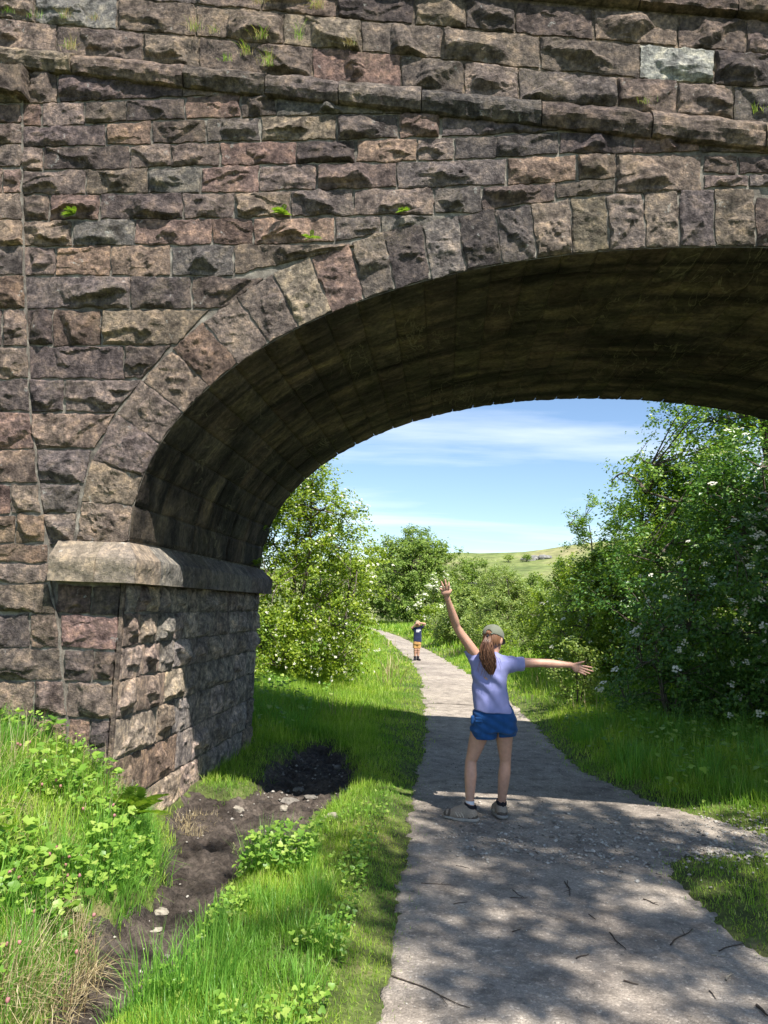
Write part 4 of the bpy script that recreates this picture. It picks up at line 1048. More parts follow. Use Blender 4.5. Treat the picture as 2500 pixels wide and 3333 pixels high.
def corymb():
    """a flat-topped cluster of little five-petalled flowers"""
    rg = np.random.default_rng(3); V = []; F = []; n = 0
    for k in range(9):
        a, r = rg.uniform(0, 6.28), math.sqrt(rg.uniform(0, 1)) * 0.8
        c = np.array([math.cos(a) * r, math.sin(a) * r, 0.35 - 0.4 * r * r + rg.uniform(-.1, .1)])
        p = 5; th = np.linspace(0, 2 * np.pi, p, endpoint=False) + rg.uniform(0, 1); rr_ = 0.30
        tip = np.stack([np.cos(th) * rr_, np.sin(th) * rr_, 0 * th + 0.06], -1) + c
        V.append(np.vstack([c, tip])); kk = np.arange(p)
        F.append(np.stack([np.full(p, n), n + 1 + kk, n + 1 + (kk + 1) % p], 1)); n += p + 1
    return np.vstack(V), np.vstack(F)
COR = corymb()
def tree(name, label, cat, base, h, rad, lobes=9, ncl=160, per=60, leaf=0.05, mat="hawthorn", lmesh=LEAF, blossom=0, bsize=0.03, seed=1, trunk=0.08, low=0.1, squash=1.0, lean=(0, 0), group=None, clr=0.28, stems=1, droop=0.3, shell=0.55, top=1.0, bside=None):
    rg = np.random.default_rng(seed)
    bx, by = base; bz = float(ground_z([bx], [by])[0]) - 0.02
    root = empty(name, (bx, by, bz)); tag(root, label, cat, group)
    inv = Matrix.Translation((-bx, -by, -bz))
    # crown envelope = several lobes; cluster centres are drawn mostly near the outside of them
    lc, lr = [], []
    for k in range(lobes):
        f = (k + 0.5) / lobes; zz = low * h + (h * (1 - low)) * f * 0.86
        prof = math.sin(math.pi * min(1, 0.16 + 0.84 * f)) ** 0.55 * (1 if f < 0.6 else 1 - 0.45 * (f - 0.6) / 0.4 * top)
        a = k * 2.399 + rg.uniform(-.5, .5); q = rad * 0.62 * prof
        lc.append((math.cos(a) * q + lean[0] * f, math.sin(a) * q * squash + lean[1] * f, zz)); lr.append(rad * rg.uniform(0.48, 0.70) * (0.6 + 0.4 * prof))
    lc, lr = np.array(lc), np.array(lr)
    li = rg.integers(0, lobes, ncl); u = rg.normal(size=(ncl, 3)); u /= np.linalg.norm(u, axis=1)[:, None]
    rr_ = lr[li] * (shell + (1 - shell) * rg.uniform(0, 1, ncl)) * rg.uniform(0.75, 1.12, ncl)
    cc = lc[li] + u * rr_[:, None] * np.array([1, 1, 0.85])
    cc[:, 2] = np.clip(cc[:, 2], 0.06 * h if low < 0.15 else low * h * 0.8, h * 1.02)
    # limbs
    tm = MB(); nodes = [];
    for s in range(stems):
        a = rg.uniform(0, 6.28); off = np.array([math.cos(a), math.sin(a), 0]) * (0.0 if stems == 1 else rad * 0.12)
        tp = np.array([lean[0] * 0.8 + off[0] * 4, lean[1] * 0.8 + off[1] * 4, h * rg.uniform(0.72, 0.9)])
        ts = np.linspace(0, 1, 9)
        P = off + (tp - off) * ts[:, None]; P[:, :2] += 0.05 * h * np.stack([np.sin(ts * 5 + a), np.cos(ts * 4 + a)], -1) * ts[:, None] * (1 - 0.4 * ts[:, None])
        tm.add(*tube(P, trunk / math.sqrt(stems) * (1 - 0.85 * ts) + 0.004, 8)); nodes.append(P[2:])
    nodes = np.concatenate(nodes); rr0 = trunk
    order = np.argsort(np.linalg.norm(cc - np.array([0, 0, 0.45 * h]), axis=1))
    limb_i = order[:: max(1, ncl // 26)][:26]
    for i in limb_i:
        e = cc[i]; cost = np.linalg.norm(nodes - e, axis=1) + 1.5 * np.maximum(0, nodes[:, 2] - e[2]); j = int(np.argmin(cost)); s_ = nodes[j]
        ts = np.linspace(0, 1, 7); mid = 0.5 * (s_ + e) + rg.normal(0, 0.05 * h, 3) * [1, 1, .5] + [0, 0, 0.03 * h]
        P = ((1 - ts) ** 2)[:, None] * s_ + (2 * ts * (1 - ts))[:, None] * mid + (ts ** 2)[:, None] * e
        tm.add(*tube(P, trunk * 0.26 * (1 - 0.8 * ts) + 0.003, 5)); nodes = np.vstack([nodes, P[2:]])
    for i in range(ncl):
        e = cc[i]; j = int(np.argmin(np.linalg.norm(nodes - e, axis=1) + 0.8 * np.maximum(0, nodes[:, 2] - e[2]))); s_ = nodes[j]
        P = np.array([s_, 0.5 * (s_ + e) + rg.normal(0, 0.04, 3), e]); tm.add(*tube(P, [0.006 + trunk * .06, 0.005 + trunk * .03, 0.003], 4))
    tr = tm.build("trunk", M["bark"], root)
    # sprays of leaves
    n = ncl * per; ci = np.repeat(np.arange(ncl), per)
    nt_ = 7; tw = rg.integers(0, nt_, n)
    outd = cc - np.array([lean[0] * .5, lean[1] * .5, 0.42 * h]); outd /= np.linalg.norm(outd, axis=1)[:, None] + 1e-9
    td = rg.normal(size=(ncl, nt_, 3)) + outd[:, None] * 0.9 + np.array([0, 0, 0.25 - droop]); td /= np.linalg.norm(td, axis=2)[:, :, None]
    tl = clr * rg.uniform(0.55, 1.35, (ncl, nt_)) * (rad / 1.6) ** 0.35
    f = rg.uniform(0.08, 1, n)
    pos = cc[ci] + td[ci, tw] * (tl[ci, tw] * f)[:, None] + rg.normal(0, 0.035, (n, 3)); pos[:, 2] -= droop * 0.35 * (f ** 2) * tl[ci, tw]
    nr = rg.normal(0, 0.55, (n, 3)) + np.array([0, -0.15, 0.75]) + outd[ci] * 0.45
    lf = MB(); place(*lmesh, pos, leaf * rg.uniform(0.6, 1.25, n), nr, rg.uniform(0, 6.28, n), lf)
    cr_ = lf.build("crown", LM[mat], root, smooth=False)
    if blossom:
        k = rg.integers(0, n, blossom * 4)
        outer = np.einsum('ij,ij->i', pos[k] - cc[ci[k]], outd[ci[k]]) + rg.normal(0, 0.03, len(k))
        if bside is not None: outer += bside(pos[k])
        k = k[np.argsort(-outer)][:blossom]
        # flowers sit in groups along the sprays
        bp = pos[k] + outd[ci[k]] * 0.03 + np.array([0, 0, 0.02])
        bm = MB(); place(*COR, bp, bsize * rg.uniform(0.55, 1.3, len(k)), outd[ci[k]] * 0.7 + np.array([0, -0.3, 0.8]) + rg.normal(0, .25, (len(k), 3)), rg.uniform(0, 6.28, len(k)), bm)
        bm.build("blossom", M["petal"], root, smooth=False)
    return root
# left of the path, behind the bridge
tree("hawthorn_tree", "white-flowered hawthorn tree close behind the stone pier, left of the path", "tree", (-3.25, 14.2), 4.7, 2.0, 15, 640, 95, 0.062, "lime", blossom=1500, bsize=0.028, seed=11, trunk=0.09, low=0.04, stems=3, clr=0.33)
tree("hawthorn_tree", "darker hawthorn beyond the white-flowered one, where the path bends away", "tree", (-5.3, 30), 3.6, 2.0, 10, 150, 70, 0.095, "hawthorn", blossom=120, bsize=0.08, seed=12, low=0.05, stems=3)
tree("shrub", "leafy shrub on the grass slope at the foot of the flowering hawthorn", "shrub", (-3.6, 11.6), 1.5, 0.95, 8, 90, 70, 0.05, "hawthorn", seed=13, trunk=0.03, low=0.05, stems=3, blossom=40, bsize=0.04)
tree("hawthorn_tree", "hawthorn hidden mostly behind the pier, further left up the slope", "tree", (-7.5, 17), 4.6, 2.2, 9, 120, 70, 0.08, "hawthorn", seed=14, low=0.05, blossom=150, bsize=0.06)
# far along the path
tree("round_tree", "large round-headed tree at the end of the path", "tree", (-2.4, 55), 6.9, 4.0, 24, 760, 75, 0.165, "oak", seed=21, trunk=0.22, low=0.16, clr=0.5, shell=0.75, droop=0.1, top=0.8)
tree("round_tree", "lower tree joined to the left side of the big round-headed tree", "tree", (-8.2, 57), 5.2, 3.0, 12, 220, 60, 0.15, "oak", seed=22, trunk=0.15, low=0.1, clr=0.5, shell=0.7, droop=0.1)
tree("round_tree", "smaller tree at the right shoulder of the big round-headed tree", "tree", (2.2, 58), 5.3, 2.4, 12, 170, 60, 0.15, "oak", seed=23, trunk=0.15, low=0.1, clr=0.5, shell=0.7, droop=0.1)
tree("hawthorn_tree", "small hawthorn white all over with blossom behind the raised hand", "tree", (-0.35, 40), 3.3, 1.3, 9, 110, 60, 0.09, "willow", seed=24, low=0.05, blossom=700, bsize=0.06, stems=2)
tree("shrub", "low light green shrub on the verge beside the standing boy", "shrub", (0.35, 30.5), 1.7, 1.0, 8, 80, 60, 0.07, "willow", seed=25, low=0.05, trunk=0.03, stems=3)
tree("shrub", "low shrub between the boy and the white-flowered small hawthorn", "shrub", (-0.5, 36), 1.5, 1.2, 8, 70, 60, 0.08, "lime", seed=26, low=0.05, trunk=0.03, stems=3)
tree("shrub", "bright green shrub in front of the dark hollow under the willows", "shrub", (1.45, 21.5), 1.15, 0.6, 7, 60, 60, 0.05, "lime", seed=27, low=0.05, trunk=0.025, stems=3)
tree("willow_bush", "pale grey-green willow bush above the girl's head", "bush", (1.95, 24.5), 2.7, 1.45, 13, 360, 90, 0.09, "willow", SLIM, seed=31, low=0.05, stems=4, trunk=0.07, clr=0.34)
tree("willow_bush", "willow bush further back, left of the pale one", "bush", (1.0, 30.0), 2.4, 1.3, 10, 240, 80, 0.09, "willow", seed=32, low=0.05, stems=4, trunk=0.06)
tree("willow_bush", "dark green willow bush in the gap behind the pale one", "bush", (3.6, 29.0), 2.5, 1.8, 10, 240, 80, 0.095, "oak", seed=33, low=0.05, stems=4, trunk=0.07)
tree("lime_bush", "yellow-green sunlit bush between the willow and the tall trees", "bush", (3.2, 18.3), 2.65, 1.25, 13, 380, 90, 0.060, "lime", seed=34, low=0.05, stems=4, trunk=0.06, blossom=60, bsize=0.05)
tree("birch_sapling", "thin sparse birch sapling rising above the yellow-green bush", "tree", (3.25, 16.5), 4.3, 0.75, 9, 80, 90, 0.05, "birch", seed=35, low=0.25, trunk=0.04, lean=(-0.25, 0), clr=0.22)
tree("birch_sapling", "second wispy sapling at the left edge of the tall trees", "tree", (4.1, 18.0), 4.2, 0.8, 9, 80, 90, 0.055, "birch", seed=36, low=0.25, trunk=0.04, clr=0.25)
# right side, near
tree("tall_birch", "tall small-leaved tree rising out of sight above the arch", "tree", (5.75, 13.2), 8.0, 2.5, 22, 820, 95, 0.066, "birch", seed=41, trunk=0.14, low=0.12, clr=0.42, droop=0.55, lean=(-0.3, 0))
tree("tall_birch", "leafy tree filling in below the tall small-leaved one", "tree", (4.35, 14.4), 4.6, 1.6, 14, 460, 90, 0.064, "birch", seed=42, trunk=0.09, low=0.05, clr=0.36, droop=0.4, stems=2)
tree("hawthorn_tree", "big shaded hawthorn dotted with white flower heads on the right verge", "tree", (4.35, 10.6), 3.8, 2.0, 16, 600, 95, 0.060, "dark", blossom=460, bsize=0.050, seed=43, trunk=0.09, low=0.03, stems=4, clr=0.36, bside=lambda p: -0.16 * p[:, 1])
tree("hawthorn_tree", "yellower flowering hawthorn between the yellow-green bush and the shaded one", "tree", (3.2, 15.2), 2.8, 1.2, 11, 300, 85, 0.06, "hawthorn", blossom=150, bsize=0.045, seed=44, low=0.04, stems=3)
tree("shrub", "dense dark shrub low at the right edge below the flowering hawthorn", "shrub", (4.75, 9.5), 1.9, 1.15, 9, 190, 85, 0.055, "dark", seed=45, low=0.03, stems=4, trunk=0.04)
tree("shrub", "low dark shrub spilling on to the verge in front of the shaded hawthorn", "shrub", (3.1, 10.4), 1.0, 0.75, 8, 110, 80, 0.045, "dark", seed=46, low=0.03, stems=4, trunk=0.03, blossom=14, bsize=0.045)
tree("shrub", "young pale-leaved shrub standing alone at the edge of the verge", "shrub", (2.05, 12.0), 1.05, 0.42, 7, 34, 50, 0.055, "willow", seed=47, low=0.15, stems=2, trunk=0.02)
tree("tall_birch", "tall tree at the far right behind the shaded hawthorn", "tree", (8.2, 12.0), 7.5, 2.8, 14, 260, 80, 0.075, "birch", seed=48, trunk=0.14, low=0.06, clr=0.45)
tree("round_tree", "tree in the second row on the right, seen through the hedge", "tree", (8.0, 24), 5.5, 3.0, 12, 200, 70, 0.12, "oak", seed=49, trunk=0.15, low=0.05, clr=0.5)
# the trees beside the camera whose leaves dapple the path
tree("ash_tree", "tall tree by the side track that dapples the path with shade", "tree", (6.4, -2.4), 11.2, 2.75, 18, 230, 120, 0.082, "birch", seed=61, trunk=0.12, low=0.70, clr=0.55, lean=(-1.5, 2.35), shell=0.2, top=0.2)
tree("ash_tree", "second tall tree by the side track, shading the turf corner", "tree", (7.9, -0.6), 10.2, 1.7, 12, 110, 110, 0.082, "birch", seed=62, trunk=0.12, low=0.72, clr=0.5, lean=(-1.0, -0.4), shell=0.2, top=0.2)
# the hill
def hill_pt(u, v, y): p = on_y(u, v, y); return p[0], y
def far_tree(name, label, cat, u, y, h, r, seed, mat="oak", group=None):
    p = on_y(u, 1900, y); bx, by = p[0], y; bz = float(hill_z(np.array([bx]), np.array([by]))[0])
    rg = np.random.default_rng(seed); root = empty(name, (bx, by, bz)); tag(root, label, cat, group)
    tm = MB(); tm.add(*tube([(0, 0, -0.3), (0.05, 0, h * .3), (0.1, 0, h * .7)], [0.16, 0.13, 0.05], 6)); tm.build("trunk", M["bark"], root)
    n = 420; u_ = rg.normal(size=(n, 3)); u_ /= np.linalg.norm(u_, axis=1)[:, None]
    pos = u_ * np.array([r, r, h * .36]) * rg.uniform(0.5, 1.05, (n, 1)) * (1 + 0.3 * vnoise(u_[:, 0] * 2.5, u_[:, 1] * 2.5, u_[:, 2] * 2.5, seed))[:, None] + [0, 0, h * .62]
    lf = MB(); place(*LEAF, pos, rg.uniform(0.35, 0.7, n), rg.normal(0, .6, (n, 3)) + [0, 0, .7], rg.uniform(0, 6.28, n), lf); lf.build("crown", LM[mat], root, smooth=False)
far_tree("hill_tree", "lone small tree on the open pasture of the hill", "tree", 1533, 245, 3.6, 1.2, 71)
far_tree("hill_tree", "dark bush at the left end of the rocky crag on the hill", "tree", 1714, 330, 3.4, 2.2, 72)
far_tree("hill_tree", "pale spreading thorn on the skyline left of the crag", "tree", 1655, 330, 3.4, 2.6, 73, "willow")
far_tree("hill_tree", "tiny thorn tree on the hillside below the crag", "tree", 1758, 250, 2.2, 0.9, 74, "willow")
far_tree("hill_tree", "thorn bush on the hill just below the skyline thorn", "tree", 1662, 270, 2.6, 1.6, 75)
M["crag"] = plain("limestone_crag", (0.20, 0.195, 0.185), 0.9, 0.2, 0.45, 0.9)
def rock_mesh(rg, sx, sy, sz, n=12):
    th = np.linspace(0, 2 * np.pi, n, endpoint=False); ph = np.linspace(0.0, np.pi, max(5, n // 2))
    T, Pp = np.meshgrid(th, ph, indexing='ij'); d = np.stack([np.sin(Pp) * np.cos(T), np.sin(Pp) * np.sin(T), np.cos(Pp)], -1)
    o = rg.uniform(0, 50)
    d_ = d * (0.78 + 0.30 * vnoise(d[..., 0] * 1.5 + o, d[..., 1] * 1.5, d[..., 2] * 1.5, 5) + 0.16 * vnoise(d[..., 0] * 3.5 + o, d[..., 1] * 3.5, d[..., 2] * 3.5, 6))[..., None]
    d_ = np.sign(d_) * np.abs(d_) ** 0.8
    V = d_ * np.array([sx, sy, sz]); m = len(ph)
    F = [(i * m + j, i * m + j + 1, ((i + 1) % n) * m + j + 1, ((i + 1) % n) * m + j) for i in range(n) for j in range(m - 1)]
    return V.reshape(-1, 3), np.array(F)
def crag(label, u0, u1, y, hgt, n, seed):
    rg = np.random.default_rng(seed); mb = MB(); a, b = on_y(u0, 1900, y), on_y(u1, 1900, y)
    for k in range(n):
        f = k / max(1, n - 1); x = a[0] * (1 - f) + b[0] * f; yy_ = y + rg.uniform(-1, 1); s = hgt * rg.uniform(0.6, 1.1)
        V, F = rock_mesh(rg, s * 1.5, s * 1.1, s * 0.8, 10); mb.add(V + [x, yy_, float(hill_z(np.array([x]), np.array([yy_]))[0]) + s * 0.25], F)
    c = np.array([(a[0] + b[0]) / 2, y, float(hill_z(np.array([(a[0] + b[0]) / 2]), np.array([y]))[0])])
    return tag(mb.build("rock_outcrop", M["crag"], smooth=False, loc=c), label, "rock")
crag("grey limestone crag on the skyline of the hill", 1708, 1785, 335, 2.0, 12, 81)
crag("broken band of pale rock across the hillside under the lone tree", 1590, 1645, 270, 0.9, 16, 82)
crag("small scree patch low on the hill beside the round-headed tree", 1520, 1548, 230, 0.8, 8, 83)
# ================================================================== PEOPLE (implicit surfaces -> one continuous mesh each)
class SDF:
    def __init__(s): s.p = []
    def cap(s, a, b, ra, rb, k=0.02, flat=None, fs=1.0): s.p.append(('c', np.array(a, float), np.array(b, float), ra, rb, k, flat, fs)); return s
    def ell(s, c, r, k=0.02, R_=None): s.p.append(('e', np.array(c, float), np.array(r, float), k, R_)); return s
    def gen(s, zs, cx_, cyy, a, b, k=0.02): s.p.append(('g', np.array(zs), np.array(cx_), np.array(cyy), np.array(a), np.array(b), k)); return s
    def chain(s, pts, rad, k=0.02, sub=6):
        p = np.array(pts, float); r = np.array(rad, float); P_, R_ = [], []
        pe = np.vstack([2 * p[0] - p[1], p, 2 * p[-1] - p[-2]]); re_ = np.concatenate([[r[0]], r, [r[-1]]])
        for i in range(1, len(pe) - 2):
            for t in np.linspace(0, 1, sub, endpoint=(i == len(pe) - 3)):
                h = lambda q: 0.5 * (2 * q[i] + (q[i + 1] - q[i - 1]) * t + (2 * q[i - 1] - 5 * q[i] + 4 * q[i + 1] - q[i + 2]) * t * t + (3 * q[i] - q[i - 1] - 3 * q[i + 1] + q[i + 2]) * t ** 3)
                P_.append(h(pe)); R_.append(h(re_))
        s.p.append(('k', np.array(P_), np.array(R_), k)); return s
    def cut(s, p, n): s.p.append(('x', np.array(p, float), np.array(n, float) / np.linalg.norm(n))); return s
    def sub(s, c, r, k=0.01): s.p.append(('s', np.array(c, float), np.array(r, float), k)); return s
    def disp(s, f): s.p.append(('d', f)); return s
    def __call__(s, P):
        d = None
        for q in s.p:
            if q[0] == 'c':
                _, a, b, ra, rb, k, fl, fs = q; ab = b - a; w_ = P - a; t = np.clip((w_ @ ab) / (ab @ ab + 1e-12), 0, 1)
                v = w_ - t[:, None] * ab
                if fl is not None:
                    n = np.array(fl, float); n /= np.linalg.norm(n); v = v + ((v @ n) * (1 / fs - 1))[:, None] * n
                e = np.linalg.norm(v, axis=1) - (ra + (rb - ra) * t)
            elif q[0] == 'e':
                _, c, r, k, R_ = q; v = P - c
                if R_ is not None: v = v @ R_
                l = np.linalg.norm(v / r, axis=1); e = (l - 1) * r.min() * np.clip(l, 0.6, 1.6) ** 0
            elif q[0] == 'g':
                _, zs, cx_, cyy, a, b, k = q; z = P[:, 2]
                o = np.argsort(zs); zs_ = zs[o]
                I = lambda v: np.interp(z, zs_, v[o])
                A, B = I(a), I(b); l = np.sqrt((np.abs(P[:, 0] - I(cx_)) / A) ** 2.3 + (np.abs(P[:, 1] - I(cyy)) / B) ** 2.3 + 1e-9) ** (2 / 2.3)
                e = (l - 1) * np.minimum(A, B) * 0.9; e = np.maximum(e, np.maximum(zs_[0] - z, z - zs_[-1]))
            elif q[0] == 'k':
                _, pp, rr_, k = q; e = None
                for a, b, ra, rb in zip(pp[:-1], pp[1:], rr_[:-1], rr_[1:]):
                    ab = b - a; w_ = P - a; t = np.clip((w_ @ ab) / (ab @ ab + 1e-12), 0, 1)
                    ee = np.linalg.norm(w_ - t[:, None] * ab, axis=1) - (ra + (rb - ra) * t); e = ee if e is None else np.minimum(e, ee)
            elif q[0] == 'x': d = np.maximum(d, (P - q[1]) @ q[2]); continue
            elif q[0] == 's':
                _, c, r, k = q; e = (np.linalg.norm((P - c) / r, axis=1) - 1) * r.min(); d = np.maximum(d, -e); continue
            elif q[0] == 'd': d = d + q[1](P); continue
            if d is None: d = e
            else:
                h = np.clip(0.5 + 0.5 * (e - d) / k, 0, 1); d = e * h + d * (1 - h) - k * h * (1 - h) if False else d * h + e * (1 - h) - k * h * (1 - h)
        return d
def nets(f, lo, hi, h):
    lo = np.array(lo, float); n = np.ceil((np.array(hi) - lo) / h / 4).astype(int) + 1; C = 4
    ax = [lo[i] + (np.arange(n[i]) + 0.5) * h * C for i in range(3)]
    G = np.stack(np.meshgrid(*ax, indexing='ij'), -1).reshape(-1, 3)
    dc = f(G).reshape(n)
    full = np.repeat(np.repeat(np.repeat(np.where(dc < 0, -1.0, 1.0), C, 0), C, 1), C, 2).astype(np.float32)
    act = np.argwhere(np.abs(dc) < h * C * 1.6 + 0.012)
    sub = np.stack(np.meshgrid(*[np.arange(C)] * 3, indexing='ij'), -1).reshape(-1, 3)
    idx = (act[:, None] * C + sub[None]).reshape(-1, 3)
    full[idx[:, 0], idx[:, 1], idx[:, 2]] = f(lo + (idx + 0.5) * h)
    s = full < 0; N_ = np.array(full.shape)
    c8 = [full[dx:N_[0] - 1 + dx, dy:N_[1] - 1 + dy, dz:N_[2] - 1 + dz] for dx in (0, 1) for dy in (0, 1) for dz in (0, 1)]
    sg = np.stack([c < 0 for c in c8]); mixed = sg.any(0) & ~sg.all(0)
    cells = np.argwhere(mixed); vid = -np.ones(mixed.shape, int); vid[mixed] = np.arange(len(cells))
    vals = np.stack([c[mixed] for c in c8], 1); offs = np.array([(a, b, c) for a in (0, 1) for b in (0, 1) for c in (0, 1)], float)
    acc = np.zeros((len(cells), 3)); cnt = np.zeros(len(cells))
    for i in range(8):
        for j in range(i + 1, 8):
            if np.abs(offs[i] - offs[j]).sum() != 1: continue
            m = (vals[:, i] < 0) != (vals[:, j] < 0); t = vals[m, i] / (vals[m, i] - vals[m, j] + 1e-12)
            acc[m] += offs[i] + (offs[j] - offs[i]) * t[:, None]; cnt[m] += 1
    V = lo + (cells + 0.5 + acc / np.maximum(cnt, 1)[:, None]) * h
    F = []
    for axn in range(3):
        sl0 = [slice(None)] * 3; sl1 = [slice(None)] * 3; sl0[axn] = slice(0, -1); sl1[axn] = slice(1, None)
        a_, b_ = s[tuple(sl0)], s[tuple(sl1)]
        for ed, flip in ((np.argwhere(a_ & ~b_), False), (np.argwhere(~a_ & b_), True)):
            u, v = [(1, 2), (2, 0), (0, 1)][axn]
            ed = ed[(ed[:, u] > 0) & (ed[:, v] > 0) & (ed[:, u] < N_[u] - 1) & (ed[:, v] < N_[v] - 1)]
            if not len(ed): continue
            q = []
            for du, dv_ in ((-1, -1), (0, -1), (0, 0), (-1, 0)):
                e = ed.copy(); e[:, u] += du; e[:, v] += dv_; q.append(vid[e[:, 0], e[:, 1], e[:, 2]])
            q = np.stack(q, 1); q = q[(q >= 0).all(1)]
            F.append(q[:, ::-1] if flip else q)
    return V, np.concatenate(F)
def sdf_obj(name, f, lo, hi, h, mat, parent, relax=1):
    V, F = nets(f, lo, hi, h)
    for _ in range(relax):       # light smoothing
        acc = np.zeros_like(V); c = np.zeros(len(V))
        for a in range(4):
            b = (a + 1) % 4; np.add.at(acc, F[:, a], V[F[:, b]]); np.add.at(c, F[:, a], 1); np.add.at(acc, F[:, b], V[F[:, a]]); np.add.at(c, F[:, b], 1)
        V = 0.5 * V + 0.5 * acc / np.maximum(c, 1)[:, None]
    o = mk(name, V, F, mat, parent); o.matrix_parent_inverse = Matrix.Translation(-Vector(parent.location)); return o
def pmesh(name, mb, mat, parent, smooth=True, up=None):
    o = mb.build(name, mat, parent, smooth)
    o.matrix_parent_inverse = Matrix.Translation(-Vector(parent.location)); return o
def skin_mat(name, col):
    m, t, b = new_mat(name); b.inputs["Roughness"].default_value = 0.5; b.inputs["Specular IOR Level"].default_value = 0.35
    n = noise(t, 28, 4); k = ramp(t, n.outputs[0], [(0.3, tuple(c * 0.88 for c in col)), (0.7, tuple(min(1, c * 1.08) for c in col))]); t.links.new(k.outputs[0], b.inputs["Base Color"])
    b.inputs["Subsurface Weight"].default_value = 0.12; b.inputs["Subsurface Radius"].default_value = (0.012, 0.005, 0.003); return m
def cloth(name, col, var=0.1, weave=420, w=0.25):
    m, t, b = new_mat(name); b.inputs["Roughness"].default_value = 0.9; b.inputs["Specular IOR Level"].default_value = 0.1; b.inputs["Sheen Weight"].default_value = 0.15
    n = noise(t, 22, 4); n2 = noise(t, weave, 2)
    k = ramp(t, n.outputs[0], [(0.3, tuple(c * (1 - var) for c in col)), (0.7, tuple(min(1, c * (1 + var)) for c in col))]); t.links.new(k.outputs[0], b.inputs["Base Color"])
    bump(t, b, n2.outputs[0], w, 0.002); return m
M["skin"] = skin_mat("skin", (0.50, 0.285, 0.205))
M["shirt"] = cloth("lilac_cotton", (0.250, 0.262, 0.500), 0.06)
M["shorts"] = cloth("blue_twill", (0.014, 0.066, 0.200), 0.18)
M["cap"] = cloth("olive_cap_cloth", (0.150, 0.160, 0.122), 0.12)
M["hair"] = leaf_mat("brown_hair", [(0.0, (0.030, 0.012, 0.007)), (0.55, (0.085, 0.036, 0.019)), (1.0, (0.21, 0.105, 0.055))], 0.0, 0.38, 0.5)
M["shoe"] = plain("taupe_mesh_shoe", (0.29, 0.24, 0.195), 0.85, 0.2, 0.2, 150, 0.4)
M["sole"] = plain("grey_rubber_sole", (0.27, 0.26, 0.24), 0.8, 0.2, 0.15, 60)
M["black"] = plain("black_trim", (0.018, 0.017, 0.022), 0.8, 0.2, 0.1, 60)
M["bumper"] = plain("dark_taupe_overlay", (0.105, 0.085, 0.070), 0.8, 0.2, 0.2, 120, 0.3)
M["stripe"] = plain("pale_stripe", (0.42, 0.37, 0.30), 0.8, 0.2, 0.08, 60)
M["sock"] = cloth("white_sock", (0.72, 0.72, 0.78), 0.05)

GY0 = 6.02
def G(zx, zy, dy=0.0): return on_y(1400 + zx * 0.4068, 1850 + zy * 0.4068, GY0 + dy)
gl = G(500, 2040)
girl = empty("person", (float(gl[0]), GY0 + 0.02, 0.0))
tag(girl, "girl seen from behind in lilac shirt and blue shorts, arms flung out, olive cap", "person")
def shift(p, v): return np.array(p) + np.array(v)
# joints
pel, wai, che, nk = G(505, 1190), G(475, 1000), G(478, 800), G(497, 690, -0.005)
hd = G(503, 566, 0.015)
shL, elL, wrL = G(372, 705), G(217, 478, -0.11), G(137, 238, -0.27)
shR, elR, wrR = G(608, 752), G(890, 757, 0.03), G(1122, 773, 0.06)
hiL, knL, anL = G(432, 1205), G(327, 1545, 0.02), G(316, 1893, -0.05)
hiR, knR, anR = G(588, 1205), G(602, 1545, 0.06), G(570, 1893, 0.11)
anL[2] = max(anL[2], 0.10); anR[2] = max(anR[2], 0.10)
B = SDF()
B.gen([pel[2] - .055, wai[2] - 0.1, wai[2], che[2] - .06, che[2] + .07, nk[2] - 0.01], [pel[0], pel[0] - .01, wai[0], che[0], che[0], nk[0]], [GY0] * 6, [.13, .13, .105, .118, .105, .05], [.09, .088, .075, .085, .075, .05])
B.cap(nk - [0, 0, .04], hd - [0, 0, .05], 0.048, 0.044, 0.02)
fdir = np.array([0.42, 0.86, -0.28]); fdir /= np.linalg.norm(fdir); rdir = np.cross(fdir, [0, 0, 1]); rdir /= np.linalg.norm(rdir); udir = np.cross(rdir, fdir)
RH = np.stack([rdir, fdir, udir], 1)
B.ell(hd + udir * 0.015, (0.071, 0.088, 0.092), 0.02, RH)
B.ell(hd - udir * 0.045 + fdir * 0.028, (0.052, 0.062, 0.062), 0.03, RH)
B.cap(hd + fdir * 0.085 - udir * 0.005, hd + fdir * 0.103 - udir * 0.028, 0.008, 0.012, 0.012)           # nose
B.cap(hd + fdir * 0.082 - udir * 0.058 - rdir * .016, hd + fdir * 0.082 - udir * 0.058 + rdir * .016, 0.007, 0.007, 0.008)   # lips
for sgn in (-1, 1):
    B.ell(hd + rdir * sgn * 0.072 - udir * 0.012 - fdir * 0.005, (0.012, 0.02, 0.032), 0.008, RH)    # ears
    B.ell(hd + fdir * 0.076 + rdir * sgn * 0.03 + udir * 0.012, (0.014, 0.008, 0.008), 0.004, RH)     # eyes
def arm(sh, el, wr, r):
    B.chain([sh, sh + (el - sh) * .5, el, el + (wr - el) * .28, el + (wr - el) * .7, wr], [r[0], r[0] * .45 + r[1] * .55, r[1] - .002, r[2], .0265, r[3]], 0.02)
arm(shL, elL, wrL, (0.045, 0.033, 0.0335, 0.0205)); arm(shR, elR, wrR, (0.045, 0.034, 0.034, 0.021))
def leg(hi, kn, an, r):
    q = lambda f, o: kn + (an - kn) * f + np.array([0, o, 0])
    B.chain([hi, hi + (kn - hi) * .5, hi + (kn - hi) * .85, kn, q(.3, -.012), q(.62, -.008), q(.9, 0), an], [r[0], (r[0] + r[1]) / 2 + .001, r[1] + .003, r[1] - .002, r[2], .040, .0315, r[3]], 0.03)
leg(hiL, knL, anL, (0.086, 0.047, 0.0475, 0.031)); leg(hiR, knR, anR, (0.080, 0.0455, 0.0475, 0.030))
